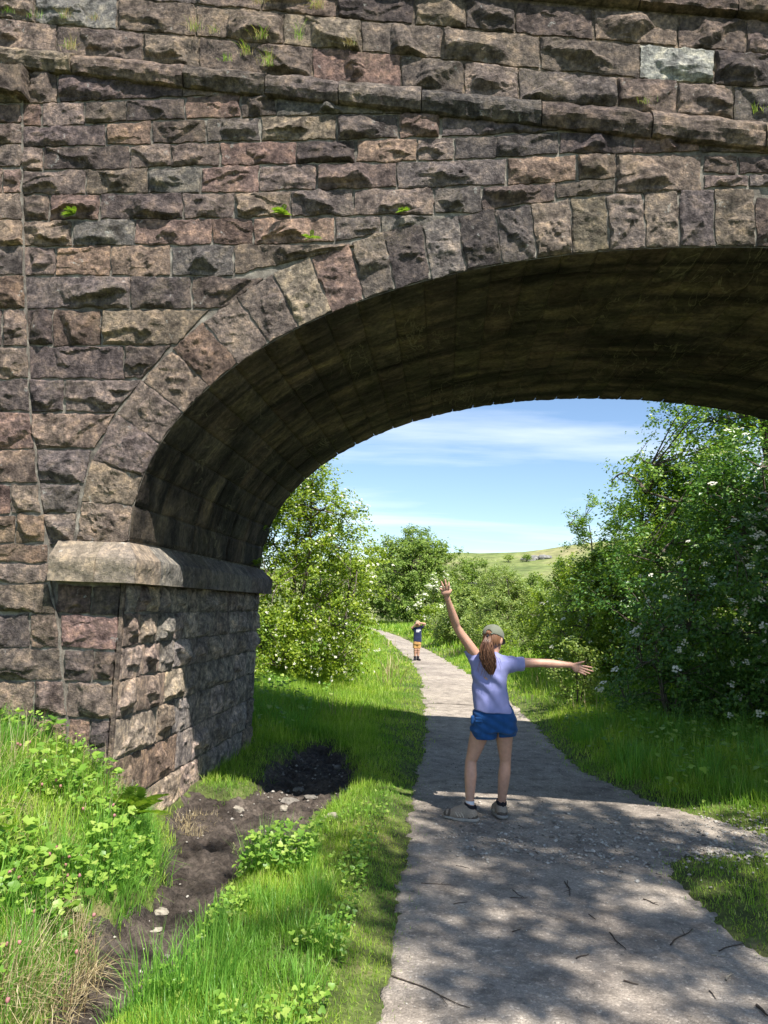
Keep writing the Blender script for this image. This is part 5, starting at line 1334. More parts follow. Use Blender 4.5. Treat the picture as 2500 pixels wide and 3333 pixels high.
for an, tdir in ((anL, np.array([-0.95, 0.25, 0])), (anR, np.array([-0.25, 0.97, 0]))):
    B.cap(an, [an[0] + tdir[0] * .12, an[1] + tdir[1] * .12, 0.055], 0.032, 0.026, 0.02)
def hand(wr, palm, tips, thumb_base, thumb, nrm):
    B.cap(wr, palm, 0.020, 0.027, 0.012, nrm, 0.6)
    ax = palm - wr; ax /= np.linalg.norm(ax); sd = np.cross(ax, nrm); sd /= np.linalg.norm(sd)
    B.cap(palm - sd * .014, palm + sd * .014, 0.026, 0.026, 0.012, nrm, 0.55)
    for tp, o in tips:
        kn = palm + ax * 0.026 + sd * o; mid = kn + (tp - kn) * 0.5 + np.array(nrm) * 0.006
        B.cap(kn, mid, 0.0088, 0.0080, 0.004); B.cap(mid, tp, 0.0080, 0.0062, 0.004)
    tm_ = thumb_base + (thumb - thumb_base) * 0.55 + np.array(nrm) * 0.003
    B.cap(thumb_base, tm_, 0.0115, 0.0092, 0.008); B.cap(tm_, thumb, 0.0092, 0.007, 0.004)
pL = G(127, 188, -0.305)
hand(wrL, pL, [(G(78, 160, -0.33), -0.026), (G(90, 106, -0.34), -0.009), (G(120, 90, -0.345), 0.009), (G(150, 112, -0.33), 0.026)], G(143, 208, -0.29), G(170, 172, -0.27), (0, -1, 0))
pR = G(1172, 793, 0.065)
hand(wrR, pR, [(G(1296, 793, 0.07), -0.026), (G(1304, 824, 0.075), -0.009), (G(1278, 842, 0.075), 0.009), (G(1246, 851, 0.07), 0.025)], G(1150, 770, 0.06), G(1230, 746, 0.05), (0, -1, 0))
allp = np.array([hd, anL, anR, pL, G(1310, 830), G(80, 90), wai]); lo = allp.min(0) - [.12, .2, .16]; hi = allp.max(0) + [.12, .28, .14]; lo[2] = 0.012
sdf_obj("body", B, lo, hi, 0.0044, M["skin"], girl, 1)
# shirt
T = SDF()
rowsT = [(672, 470, 530), (700, 408, 585), (735, 345, 632), (800, 336, 622), (860, 335, 612), (950, 337, 606), (1050, 338, 630), (1130, 339, 656), (1190, 342, 668)]
zs_, cxs, aa_ = [], [], []
for y_, a_, b_ in rowsT:
    p0, p1 = G(a_, y_), G(b_, y_); zs_.append((p0[2] + p1[2]) / 2); cxs.append((p0[0] + p1[0]) / 2); aa_.append((p1[0] - p0[0]) / 2)
T.gen(zs_, cxs, [GY0] * 9, aa_, [.052, .070, .086, .098, .098, .094, .100, .112, .115], 0.02)
sLc, sRc = G(272, 598, 0.02), G(752, 766, 0.02)
T.cap(G(385, 735), sLc, 0.062, 0.042, 0.035); T.cap(G(595, 765), sRc, 0.062, 0.052, 0.035)
dL = sLc - G(385, 735); dR = sRc - G(595, 765)
T.cut(sLc - dL / np.linalg.norm(dL) * 0.012, dL); T.cut(sRc - dR / np.linalg.norm(dR) * 0.006, dR)
h0, h1 = G(340, 1126), G(662, 1160); T.cut(h0, np.cross(h1 - h0, [0, 1, 0]) * (1 if np.cross(h1 - h0, [0, 1, 0])[2] < 0 else -1))
T.cap(nk + [0, 0, -.05], nk + [0, 0, 0.02], .06, .05, .02)
T.cut(nk + [0, 0, 0.012], [0.05, 0.25, 1])
fa, fb = G(400, 840), G(610, 1090); fd = (fb - fa) / np.linalg.norm(fb - fa); fn = np.cross(fd, [0, 1, 0])
def folds(P):
    w_ = (P - fa) @ fn; l = (P - fa) @ fd; zz = P[:, 2]
    d = 0.0085 * np.sin(w_ * 58 + 1.6 * vnoise(l * 7, w_ * 9, 0, 5)) * sstep(-0.12, 0.02, l) * sstep(0.40, 0.15, l) * sstep(0.16, 0.03, np.abs(w_))
    d += 0.009 * fbm(P[:, 0] * 9, P[:, 1] * 7, zz * 5, 7, 3) + 0.004 * np.sin(P[:, 0] * 34 + 2 * vnoise(zz * 6, 0 * zz, 0, 9)) * sstep(zs_[6] + .05, zs_[8], zz)
    d += 0.0035 * (0.35 - np.abs(vnoise(P[:, 0] * 14 + P[:, 2] * 7, P[:, 2] * 15 - P[:, 0] * 6, P[:, 1] * 9, 19)))
    sl = np.linalg.norm(P - sRc, axis=1); d += 0.004 * np.sin(sl * 95) * sstep(0.2, 0.06, sl) + 0.004 * np.sin(np.linalg.norm(P - sLc, axis=1) * 90 + 1) * sstep(0.2, 0.05, np.linalg.norm(P - sLc, axis=1))
    return d
T.disp(folds)
sdf_obj("shirt", T, np.array([sLc[0] - .08, GY0 - .16, h1[2] - .03]), np.array([sRc[0] + .08, GY0 + .18, sLc[2] + .1]), 0.0050, M["shirt"], girl, 1)
# shorts
S3 = SDF()
rs = [(1085, 362, 640), (1125, 356, 650), (1160, 346, 664), (1200, 338, 676), (1300, 326, 690)]
zz_, cc_, ra_ = [], [], []
for y_, a_, b_ in rs:
    p0, p1 = G(a_, y_), G(b_, y_); zz_.append((p0[2] + p1[2]) / 2); cc_.append((p0[0] + p1[0]) / 2); ra_.append((p1[0] - p0[0]) / 2)
S3.gen(zz_, cc_, [GY0] * 5, ra_, [.086, .090, .104, .112, .106], 0.02)
S3.cap(G(440, 1210), G(428, 1375, 0.0), 0.098, 0.104, 0.025); S3.cap(G(592, 1210), G(616, 1375, 0.02), 0.092, 0.076, 0.025)
def shorts_cut(P):
    l0, l1, r1 = G(320, 1306), G(530, 1362), G(694, 1338)
    x = P[:, 0]; zc = np.interp(x, [l0[0], l0[0] + .05, l1[0] - .02, l1[0] + .012, r1[0]], [l0[2], l0[2] - .045, l1[2], G(540, 1348)[2], r1[2]])
    return zc
def sh_all(P, f=S3):
    d = f(P); d = d + 0.005 * fbm(P[:, 0] * 16, P[:, 1] * 12, P[:, 2] * 16, 17, 3) + 0.003 * np.sin(P[:, 2] * 90 + P[:, 0] * 50)
    mid = G(545, 1300); d = np.maximum(d, 0.007 - np.abs(P[:, 0] - mid[0] + 0.004) - 0.5 * np.maximum(0, P[:, 2] - G(545, 1318)[2]))
    return np.maximum(d, shorts_cut(P) - P[:, 2])
sdf_obj("shorts", sh_all, np.array([G(300, 1200)[0] - .03, GY0 - .17, G(400, 1380)[2] - .02]), np.array([G(710, 1200)[0] + .03, GY0 + .17, zz_[0] + .01]), 0.005, M["shorts"], girl, 1)
pk = SDF().cap(G(368, 1198, -0.088), G(412, 1204, -0.100), .010, .010, .006).cap(G(368, 1225, -0.090), G(412, 1228, -.102), .010, .010, .012).cap(G(340, 1190, -.05), G(338, 1235, -.05), .016, .014, .02)
sdf_obj("pocket", pk, G(300, 1290, -.16), G(450, 1160, 0.0), 0.006, M["shorts"], girl, 1)
# cap
Cp = SDF(); cc = hd + udir * 0.034 - fdir * 0.004
Cp.ell(cc, (0.083, 0.104, 0.082), 0.01, RH); Cp.cut(hd + udir * 0.016, -udir - 0.05 * fdir)
Cp.sub(hd - fdir * 0.115 + udir * 0.024, (0.030, 0.030, 0.026))
Cp.disp(lambda P: 0.0012 * np.sin(np.arctan2((P - cc) @ rdir, (P - cc) @ fdir) * 6))
capo = sdf_obj("cap", Cp, hd - .16, hd + .18, 0.0036, M["cap"], girl, 1)
vz = MB()     # peak
th = np.linspace(-1.25, 1.25, 22)
rows_ = []
for q, rr2 in ((0.0, 0.0), (0.5, 0.03), (1.0, 0.065)):
    rows_.append(np.array([hd + udir * (0.024 - 0.012 * q * (1 + np.cos(a)) - 0.010 * math.sin(a) ** 2 * q) + fdir * ((0.096 + rr2 * np.cos(a * 0.7)) * np.cos(a * .75)) + rdir * (0.084 * np.sin(a) * (1 - 0.08 * q)) for a in th]))
V = np.stack(rows_, 1); V2 = V - udir * 0.004
vz.add(V.reshape(-1, 3), grid_faces(22, 3)); vz.add(V2.reshape(-1, 3), grid_faces(22, 3, True))
e = np.concatenate([V[:, 2], V2[:, 2]]); k_ = np.arange(21); vz.add(e, np.stack([k_, k_ + 22, k_ + 23, k_ + 1], 1))
pk_o = pmesh("peak", vz, M["cap"], capo, True, girl.location)
bt = MB(); bt.add(*tube([cc + udir * 0.080, cc + udir * 0.087], [0.008, 0.004], 8)); pmesh("button", bt, M["cap"], capo, True, girl.location)
sb = MB(); a_ = np.linspace(-.42, .42, 9); sb.add(*tube([hd + udir * 0.018 - fdir * 0.106 * math.cos(x) + rdir * 0.083 * math.sin(x) for x in a_], 0.006, 6)); pmesh("strap", sb, M["cap"], capo, True, girl.location)
# hair: close scalp layer plus a pony tail of strands
Hs = SDF(); Hs.ell(hd + udir * 0.008 - fdir * 0.008, (0.0765, 0.092, 0.096), 0.01, RH); Hs.cut(hd + udir * 0.03 , udir); Hs.cut(hd + fdir * 0.015 - udir * .0, fdir + 0.35 * udir); Hs.cut(hd - udir * 0.078, -udir + 0.3 * fdir)
Hs.ell(hd - fdir * 0.10 + udir * 0.022, (0.022, 0.030, 0.020), 0.012, RH)
Hs.disp(lambda P: 0.0018 * np.sin(((P - hd) @ rdir) * 420 + 3 * vnoise(P[:, 2] * 20, 0 * P[:, 2], 0, 3)))
hair = sdf_obj("hair", Hs, hd - .15, hd + .13, 0.0036, M["hair"], girl, 1)
pt = MB(); rgp = np.random.default_rng(91)
keys = [(462, 540, -0.105, .012), (455, 585, -0.130, .036), (452, 650, -0.135, .050), (462, 720, -0.132, .058), (475, 790, -0.130, .050), (490, 850, -0.128, .016)]
KP = np.array([G(a, b, c) for a, b, c, r in keys]); KR = np.array([r for *_, r in keys]); tq = np.linspace(0, 1, 6)
for s_i in range(420):
    a0, r0 = rgp.uniform(0, 6.28), math.sqrt(rgp.uniform(0, 1)); end = rgp.uniform(0.66, 1.06); tt = np.linspace(0, 1, 15) * end
    C_ = np.stack([np.interp(tt, tq, KP[:, i]) for i in range(3)], 1); Rr = np.interp(tt, tq, KR)
    wv = rgp.normal(0, 0.12); Rr = Rr * (1.05 + 0.12 * np.sin(tt * 9 + a0 * 3)); a1 = a0 + 0.8 * tt * rgp.normal(0, 1) + 0.35 * np.sin(tt * 7 + rgp.uniform(0, 6))
    off = np.stack([np.cos(a1) * Rr * r0, np.sin(a1) * Rr * r0 * 0.5, 0 * tt], 1)
    pt.add(*tube(C_ + off, 0.0024 * (1 - 0.6 * (tt / end) ** 4), 4))
for s_i in range(24):     # fly-away wisps
    st_ = KP[3] + np.array([rgp.normal(0, .03), -.03, rgp.normal(0, .03)]); tt = np.linspace(0, 1, 8)
    dv = np.array([rgp.uniform(-.07, .06), rgp.uniform(-.01, .01), -rgp.uniform(.05, .13)]); pt.add(*tube(st_ + dv * tt[:, None] + np.array([0, 0, .02]) * np.sin(tt * 3)[:, None], 0.0012, 3))
pmesh("ponytail", pt, M["hair"], hair, True, girl.location)
bn = MB(); bn.add(*tube([G(455, 540, -0.112), G(470, 546, -0.118)], 0.013, 8)); pmesh("hair_tie", bn, M["black"], hair, True, girl.location)
# shoes
def shoe(an, tdir, L, label=None):
    t = np.array([tdir[0], tdir[1], 0.0]); t /= np.linalg.norm(t); s_ = np.array([-t[1], t[0], 0.0]); h_ = np.array([an[0], an[1], 0.0]) - t * 0.055
    L = L * 1.04; U = SDF(); zof = lambda f, z: h_ + t * f * L + np.array([0, 0, z])
    U.cap(zof(.14, .055), zof(.55, .055), .040, .043, .02, s_, .92); U.cap(zof(.5, .052), zof(.86, .046), .042, .033, .03)
    U.cap(zof(.17, .06), zof(.24, .118), .040, .039, .03); U.cap(zof(.62, .062), zof(.38, .095), .03, .036, .03)
    U.cut(zof(0, .024), [0, 0, -1]); U.cut(zof(.2, .128), np.array([0, 0, 1]) - 0.35 * t); U.sub(zof(.24, .15), (.031, .031, .05))
    U.disp(lambda P: 0.0016 * fbm(P[:, 0] * 60, P[:, 1] * 60, P[:, 2] * 60, 3, 2))
    lo_, hi_ = np.minimum(zof(-.25, 0), zof(1.25, .2)) - .09, np.maximum(zof(-.25, 0), zof(1.25, .2)) + .09
    lo_[2] = 0.0; hi_[2] = 0.17
    u = sdf_obj("shoe", U, lo_, hi_, 0.0042, M["shoe"], girl, 1)
    W = SDF(); W.cap(zof(.12, .020), zof(.5, .016), .044, .045, .02, [0, 0, 1], .55); W.cap(zof(.5, .016), zof(.88, .024), .046, .036, .02, [0, 0, 1], .5)
    W.cap(zof(.05, .026), zof(.2, .020), .036, .042, .02, [0, 0, 1], .5); W.cut(zof(0, .008 - .004), [0, 0, -1]); W.cut(zof(0, .036), [0, 0, 1])
    def treads(P):
        f = (P - h_) @ t; return np.where(P[:, 2] < 0.012, 0.0035 * (np.sin(f * 330) > 0.2), 0.0)
    W.disp(treads); sdf_obj("sole", W, lo_, hi_, 0.004, M["sole"], u, 1)
    co_ = SDF(); co_.cap(zof(.19, .118), zof(.25, .122), .041, .040, .02); co_.sub(zof(.24, .12), (.034, .034, .06)); co_.cut(zof(.2, .108), np.array([0, 0, -1.0]) + .3 * t); co_.cut(zof(.2, .136), np.array([0, 0, 1]) - .35 * t)
    sdf_obj("collar", co_, lo_, hi_, 0.004, M["black"], u, 1)
    pb_ = MB(); pb_.add(*tube([zof(.055, .092), zof(.03, .112), zof(.06, .132)], .008, 6)); pmesh("pull_tab", pb_, M["black"], u, True, girl.location)
    for sd in (-1, 1):
        for j in range(3):
            f0 = .36 + j * .085; mbb = MB()
            pts = [zof(f0 + .09 * q, .040 + .034 * q) + s_ * sd * (.0475 - .005 * q) for q in np.linspace(0, 1, 5)]
            mbb.add(*tube(pts, .0050, 5)); pmesh("stripe", mbb, M["stripe"], u, True, girl.location)
    tcp = SDF(); tcp.cap(zof(.80, .046), zof(.90, .042), .0375, .031, .02); tcp.cut(zof(.80, .04), -t - np.array([0, 0, .35])); tcp.cut(zof(0, .030), [0, 0, -1]); sdf_obj("toe_cap", tcp, lo_, hi_, 0.004, M["bumper"], u, 1)
    hcp = SDF(); hcp.cap(zof(.13, .050), zof(.22, .050), .0425, .0435, .02); hcp.cut(zof(.24, .04), t - np.array([0, 0, .5])); hcp.cut(zof(0, .030), [0, 0, -1]); hcp.cut(zof(0, .072), [0, 0, 1]); sdf_obj("heel_counter", hcp, lo_, hi_, 0.004, M["bumper"], u, 1)
    lc_ = MB()
    for j in range(5):
        f0 = .38 + j * .07; z0 = .122 - j * .011; q = np.linspace(-1, 1, 7); lc_.add(*tube([zof(f0, z0 - .012 * x * x) + s_ * x * .024 for x in q], .0026, 4))
    q = np.linspace(0, 6.28, 14); lc_.add(*tube([zof(.40, .13) + s_ * (.02 * np.cos(x) - .02) + np.array([0, 0, .012 * math.sin(x)]) + t * .02 * math.sin(x * .5) for x in q], .0024, 4))
    pmesh("lace", lc_, M["stripe"], u, True, girl.location)
    k = MB(); ts_ = np.linspace(0, 1, 8); k.add(*tube([an * (1 - x) + np.array([an[0], an[1], an[2] + .045]) * x - np.array([0, 0, .01]) for x in ts_], 0.0345 + 0.001 * np.sin(ts_ * 20), 14)); return u, k
uL, kL = shoe(G(318, 1893, -0.05), (-0.97, 0.22), 0.245); uR, kR = shoe(G(570, 1893, 0.11), (-0.22, 0.97), 0.235)
pmesh("sock", kL, M["sock"], girl)
pmesh("sock", kR, M["black"], girl)

# ------------------------------------------------------------ the boy down the path
BY = 22.75
def Q(zx, zy, dy=0.0): return on_y(1320 + zx * 0.134, 2000 + zy * 0.134, BY + dy)
boy = empty("person", (float(Q(270, 1150)[0]), BY, float(ground_z([Q(270, 1150)[0]], [BY])[0]) + 0.01))
tag(boy, "boy far down the path, navy shirt, tan shorts, both hands shading his eyes", "person")
zb = boy.location.z; q0 = Q(270, 1152)[2]; dzb = zb - q0
def Qz(zx, zy, dy=0.0): p = Q(zx, zy, dy); p[2] += dzb; return p
Bb = SDF(); ht = Qz(295, 268)
Bb.gen([Qz(285, 720)[2], Qz(285, 500)[2], Qz(290, 390)[2], Qz(290, 345)[2]], [Qz(282, 720)[0], Qz(288, 500)[0], Qz(295, 390)[0], Qz(295, 340)[0]], [BY] * 4, [.10, .095, .1, .05], [.07, .07, .07, .045])
Bb.cap(Qz(297, 345), ht - [0, 0, .04], .04, .045, .02); Bb.ell(ht, (.075, .085, .1), .02); Bb.cap(ht + [0, -.08, -.01], ht + [0, -.095, -.03], .008, .012, .01)
Bb.cap(ht + [-.015, -.078, -.055], ht + [.015, -.078, -.055], .006, .006, .006)
for sgn in (-1, 1): Bb.ell(ht + [sgn * .076, 0, -.01], (.012, .02, .03), .008); Bb.ell(ht + [sgn * .03, -.076, .01], (.013, .008, .008), .004)
for sh, el, wr in ((Qz(215, 375), Qz(158, 358, -.06), Qz(262, 262, -.13)), (Qz(380, 345), Qz(466, 262, -.06), Qz(345, 238, -.13))):
    Bb.cap(sh, el, .038, .032, .02); Bb.cap(el, wr, .031, .023, .02)
    d = np.array([ht[0], BY - .13, ht[2] + .035]) - wr; d /= np.linalg.norm(d)
    Bb.cap(wr, wr + d * .05, .024, .03, .015, [0, -.4, 1], .55)
    s_ = np.cross(d, [0, -.5, 1]); s_ /= np.linalg.norm(s_)
    for k in range(4): Bb.cap(wr + d * .055 + s_ * (k - 1.5) * .014, wr + d * (.105 + .01 * (k in (1, 2))) + s_ * (k - 1.5) * .014 + [0, -.006, .006], .0085, .007, .004)
    Bb.cap(wr + d * .02 - s_ * .02, wr + d * .06 - s_ * .045, .010, .008, .006)
for hi_, kn, an in ((Qz(245, 730), Qz(235, 885, -.02), Qz(228, 1075)), (Qz(325, 730), Qz(312, 885, -.02), Qz(300, 1075))):
    Bb.cap(hi_, kn, .065, .045, .02); Bb.cap(kn, kn + (an - kn) * .3 + [0, .012, 0], .042, .045, .02); Bb.cap(kn + (an - kn) * .3 + [0, .012, 0], an, .045, .030, .02)
xb0, xb1 = Qz(130, 700)[0] - .05, Qz(490, 700)[0] + .05
sdf_obj("body", Bb, [xb0, BY - .32, zb], [xb1, BY + .2, ht[2] + .15], 0.0085, M["skin"], boy, 1)
M["navy"] = cloth("navy_cotton", (0.022, 0.030, 0.075), 0.15); M["tan"] = cloth("tan_patterned_cotton", (0.46, 0.26, 0.095), 0.35, 200); M["boyhair"] = plain("light_brown_hair", (0.34, 0.25, 0.15), 0.6, 0.3, 0.3, 90)
Tb = SDF(); Tb.gen([Qz(285, 700)[2], Qz(285, 560)[2], Qz(290, 430)[2], Qz(292, 360)[2], Qz(296, 335)[2]], [Qz(287, 700)[0], Qz(292, 560)[0], Qz(297, 430)[0], Qz(297, 360)[0], Qz(297, 335)[0]], [BY] * 5, [.128, .118, .115, .10, .05], [.092, .085, .085, .07, .05])
Tb.cap(Qz(230, 390), Qz(185, 378, -.03), .055, .047, .03); Tb.cap(Qz(365, 365), Qz(412, 325, -.03), .055, .047, .03); Tb.disp(lambda P: .005 * fbm(P[:, 0] * 12, P[:, 1] * 9, P[:, 2] * 8, 33, 3))
sho = sdf_obj("shirt", Tb, [xb0, BY - .2, Qz(285, 705)[2] - .02], [xb1, BY + .2, ht[2]], 0.009, M["navy"], boy, 1)
pr_ = MB(); 
for (x0, x1, y0, y1) in ((262, 280, 400, 462), (284, 300, 398, 465), (304, 322, 400, 462), (326, 344, 396, 440), (348, 368, 402, 458), (326, 366, 446, 464)):
    a, b = Qz(x0, y1), Qz(x1, y0); yq = lambda x: BY - 0.087 - 0.004 + 0.5 * (x - Qz(297, 430)[0]) ** 2 * 8
    v = [(a[0], yq(a[0]), a[2]), (b[0], yq(b[0]), a[2]), (b[0], yq(b[0]), b[2]), (a[0], yq(a[0]), b[2])]
    v += [(x, y + .006, z) for x, y, z in v]; pr_.add(v, [(0, 1, 2, 3), (7, 6, 5, 4), (0, 4, 5, 1), (1, 5, 6, 2), (2, 6, 7, 3), (3, 7, 4, 0)])
pmesh("print", pr_, M["sock"], sho, False, boy.location)
Sb = SDF(); Sb.gen([Qz(280, 690)[2], Qz(280, 760)[2]], [Qz(280, 690)[0], Qz(280, 760)[0]], [BY] * 2, [.118, .125], [.09, .095]); Sb.cap(Qz(240, 750), Qz(232, 848, -.01), .072, .068, .02); Sb.cap(Qz(325, 750), Qz(322, 848, -.01), .068, .062, .02)
Sb.cut(Qz(280, 856), [0, 0, -1]); Sb.disp(lambda P: .004 * fbm(P[:, 0] * 14, P[:, 1] * 10, P[:, 2] * 14, 34, 3))
sdf_obj("shorts", Sb, [xb0, BY - .2, Qz(280, 880)[2]], [xb1, BY + .2, Qz(280, 660)[2]], 0.009, M["tan"], boy, 1)
Hb = SDF(); Hb.ell(ht + [0, .012, .02], (.082, .09, .095), .02); Hb.cut(ht + [0, -.045, .03], [0, -1, -.9]); Hb.disp(lambda P: .004 * fbm(P[:, 0] * 40, P[:, 1] * 40, P[:, 2] * 40, 35, 2))
sdf_obj("hair", Hb, ht - .15, ht + .15, 0.008, M["boyhair"], boy, 1)
for (an, tip) in ((Qz(228, 1070), Qz(222, 1150, -.14)), (Qz(300, 1070), Qz(345, 1150, -.12))):
    Ub = SDF(); fl = np.array([an[0], an[1], zb + .035]); tp = np.array([tip[0], tip[1], zb + .028]); Ub.cap(an + [0, 0, .01], fl, .042, .04, .02); Ub.cap(fl + [0, .02, 0], tp, .04, .034, .02); Ub.cut([0, 0, zb], [0, 0, -1])
    sdf_obj("boot", Ub, np.minimum(fl, tp) - .09, np.maximum(an, tp) + .09, 0.008, M["black"], boy, 1)
# ================================================================== SMALL THINGS
M["paleRock"] = plain("pale_limestone", (0.27, 0.24, 0.195), 0.9, 0.2, 0.40, 22, 0.7, 0.01)
M["greyRock"] = plain("grey_slab_stone", (0.19, 0.172, 0.15), 0.85, 0.2, 0.35, 18, 0.7, 0.01)
M["twig"] = plain("dead_twig", (0.075, 0.058, 0.045), 0.9, 0.2, 0.35, 60)
M["palet"] = plain("bleached_twig", (0.34, 0.29, 0.22), 0.9, 0.2, 0.25, 60)
def ray_ground(u, v, y0=2.2, y1=12.0):
    r_ = ray(u, v); ys_ = np.linspace(y0, y1, 900); P = C0 + r_[None] * (ys_ / r_[1])[:, None]
    g_ = ground_z(P[:, 0], P[:, 1], False); k = np.argmax(P[:, 2] < g_); return P[k]
def gz(x, y): return float(ground_z([x], [y])[0])
rocks = [(945, 2606, .105, .6, .35, 'g', "flat grey slab at the shaded end of the muddy hollow"), (1008, 2606, .075, .6, .35, 'g', "smaller slab right of the flat grey one in the hollow"), (972, 2572, .06, .7, .5, 'g', "grey stone behind the flat slab in the dark mud"),
         (775, 2646, .055, .8, .75, 'p', "white stone at the foot of the pier beside the mud"), (922, 2650, .04, .9, .7, 'p', "small pale stone on the shadow line across the mud"), (1078, 2662, .055, .8, .6, 'p', "pale stone at the grass edge on the path side of the mud"),
         (930, 2732, .080, .7, .55, 'p', "largest pale stone in the sunlit mud, beside the grass"), (958, 2765, .050, .8, .6, 'p', "pale stone just in front of the largest one in the mud"), (522, 2958, .055, .7, .5, 'p', "buff stone half sunk in the mud of the narrow trench"),
         (508, 3038, .035, .8, .4, 'p', "flat buff stone showing through trampled mud near the camera"), (1098, 2498, .05, .7, .5, 'g', "grey stone at the far rim of the muddy hollow"), (1062, 2528, .035, .7, .5, 'g', "little grey stone inside the far rim of the muddy hollow"), (870, 2700, .025, .8, .7, 'p', "tiny pale pebble alone in the sunlit mud"), (1445, 2655, .020, .8, .7, 'p', "pale pebble by the toe of the girl's shoe")]
for u, v, s, fy, fz, c, lab in rocks:
    rg = np.random.default_rng(int(u * 7 + v)); p = ray_ground(u, v); z = gz(p[0], p[1])
    V, F = rock_mesh(rg, s, s * fy, s * fz, 14); a = rg.uniform(-.5, .5); ca, sa = math.cos(a), math.sin(a)
    V = V @ np.array([[ca, sa, 0], [-sa, ca, 0], [0, 0, 1]]); V[:, 2] += z + s * fz * 0.15; V[:, :2] += p[:2]
    tag(mk("rock", V, F, M["paleRock" if c == 'p' else "greyRock"], smooth=False, loc=(p[0], p[1], z)), lab, "rock")
tz = [((780, 565), (803, 625), .006), ((792, 560), (806, 600), .004), ((555, 600), (605, 632), .004), ((545, 633), (620, 633), .004), ((160, 573), (290, 577), .004), ((975, 785), (1045, 860), .006), ((1238, 840), (1332, 772), .007), ((30, 975), (372, 1115), .006), ((1035, 1000), (1100, 1018), .007), ((1478, 995), (1500, 960), .008), ((885, 705), (915, 728), .005), ((1120, 642), (1186, 670), .006), ((830, 905), (885, 886), .006), ((1610, 1108), (1656, 1150), .012), ((1448, 865), (1560, 830), .005), ((300, 665), (360, 655), .004), ((555, 783), (590, 770), .005), ((580, 318), (606, 331), .005), ((1415, 882), (1475, 890), .005), ((650, 420), (665, 445), .005), ((310, 495), (370, 505), .004), ((1405, 1040), (1435, 1075), .005)]
for k, (a, b, r) in enumerate(tz):
    rg = np.random.default_rng(900 + k); A = on_z(1250 + a[0] * .7535, 2450 + a[1] * .7535); Bq = on_z(1250 + b[0] * .7535, 2450 + b[1] * .7535)
    t = np.linspace(0, 1, 9); P = A * (1 - t[:, None]) + Bq * t[:, None]; L = np.linalg.norm(Bq - A); per = np.array([-(Bq - A)[1], (Bq - A)[0], 0]) / L
    P = P + per * (0.05 * L * np.sin(t * rg.uniform(2, 5) + rg.uniform(0, 3)) * np.sin(np.pi * t))[:, None]
    P[:, 2] = ground_z(P[:, 0], P[:, 1]) + 0.008 + r * 0.8
    mb = MB(); r *= 0.6; mb.add(*tube(P, r * (1 - 0.5 * t), 6))
    if L > 0.09: j = 5; mb.add(*tube([P[j], P[j] + (P[8] - P[j]) * .5 + per * L * .14 * rg.choice([-1, 1]) + [0, 0, .006]], [r * .6, r * .25], 5))
    c = A.copy(); c[2] = P[:, 2].mean()
    lab = {7: "longest twig, thin and curved, lying across the near left of the path", 9: "short bleached stick on the near right of the path", 13: "thick broken stick in the bottom corner of the path"}.get(k, "thin dead twig lying on the grey gravel path")
    tag(mb.build("twig", M["palet" if k in (9, 18) else "twig"], loc=c), lab, "twig", "twigs scattered on the path" if k not in (7, 9, 13) else None)
# --- ferns and grass tufts rooted in the wall
M["fern"] = leaf_mat("fern_fronds", [(0.0, (0.10, 0.20, 0.02)), (0.6, (0.20, 0.32, 0.04)), (1.0, (0.32, 0.42, 0.08))], 0.45, 0.45)
PINNA = (np.array([(0, 0, 0), (0.26, 0.4, 0.0), (0.1, 1, -.05), (-0.22, 0.45, 0.0)], float), np.array([(0, 1, 2, 3)]))
def fern(origin, out, n, L, seed, label, spread=1.3, pin=0.22, name="fern", group=None):
    rg = np.random.default_rng(seed); mb = MB(); o = np.array(origin)
    for k in range(n):
        a = rg.uniform(-spread, spread); el = rg.uniform(-0.2, 1.1); side = np.cross(out, [0, 0, 1.0])
        d = np.array(out) * math.cos(a) * math.cos(el) + side * math.sin(a) + np.array([0, 0, 1]) * math.sin(el); d /= np.linalg.norm(d)
        l = L * rg.uniform(0.6, 1.15); t = np.linspace(0, 1, 12); P = o + d * (t * l)[:, None] - np.array([0, 0, 1]) * (0.35 * l * t ** 2)[:, None]
        mb.add(*tube(P, 0.0012 * (1.2 - t) * (L / .08) ** .5, 3))
        s_ = np.cross(d, [0.1, 0.2, 1]); s_ /= np.linalg.norm(s_); up_ = np.cross(s_, d)
        for sg in (-1, 1):
            pl_ = pin * l * np.sin(np.pi * (0.12 + 0.86 * t)) ** 0.8
            for j in range(1, 12):
                v = PINNA[0] * pl_[j]; dirv = s_ * sg + d * 0.45; dirv /= np.linalg.norm(dirv); wv = np.cross(dirv, up_)
                V = P[j] + v[:, 0:1] * wv * 1.0 + v[:, 1:2] * dirv + v[:, 2:3] * up_; mb.add(V, PINNA[1])
    return tag(mb.build(name, M["fern"], smooth=False, loc=tuple(o)), label, "fern", group)
for (X_, Y_, L, lab, sd) in ((330, 938, .085, "small bright fern at the left of the wall, in a joint near the pilaster", 1), (1222, 935, .090, "upright bright fern in a wall joint left of the arch ring", 2), (1350, 1040, .075, "wispy fern growing right on the curve of the arch ring", 3), (1745, 925, .055, "tiniest fern in the wall, above the arch crown", 4)):
    p = Zp(X_, Y_); fern((p[0], D - 0.035, p[1]), (0, -1, 0), 16 if sd != 3 else 10, L, 40 + sd, lab)
fern((XL + .02, D + TH - .35, ZS + .02), (0.9, -0.4, 0), 14, .16, 50, "fern tuft sprouting from the far end of the impost ledge", 1.2)
fern((XL + .06, D + TH - .25, ZS + .42), (0.9, -0.4, 0), 8, .10, 51, "small fern hanging from the shaded barrel of the arch", 1.2)
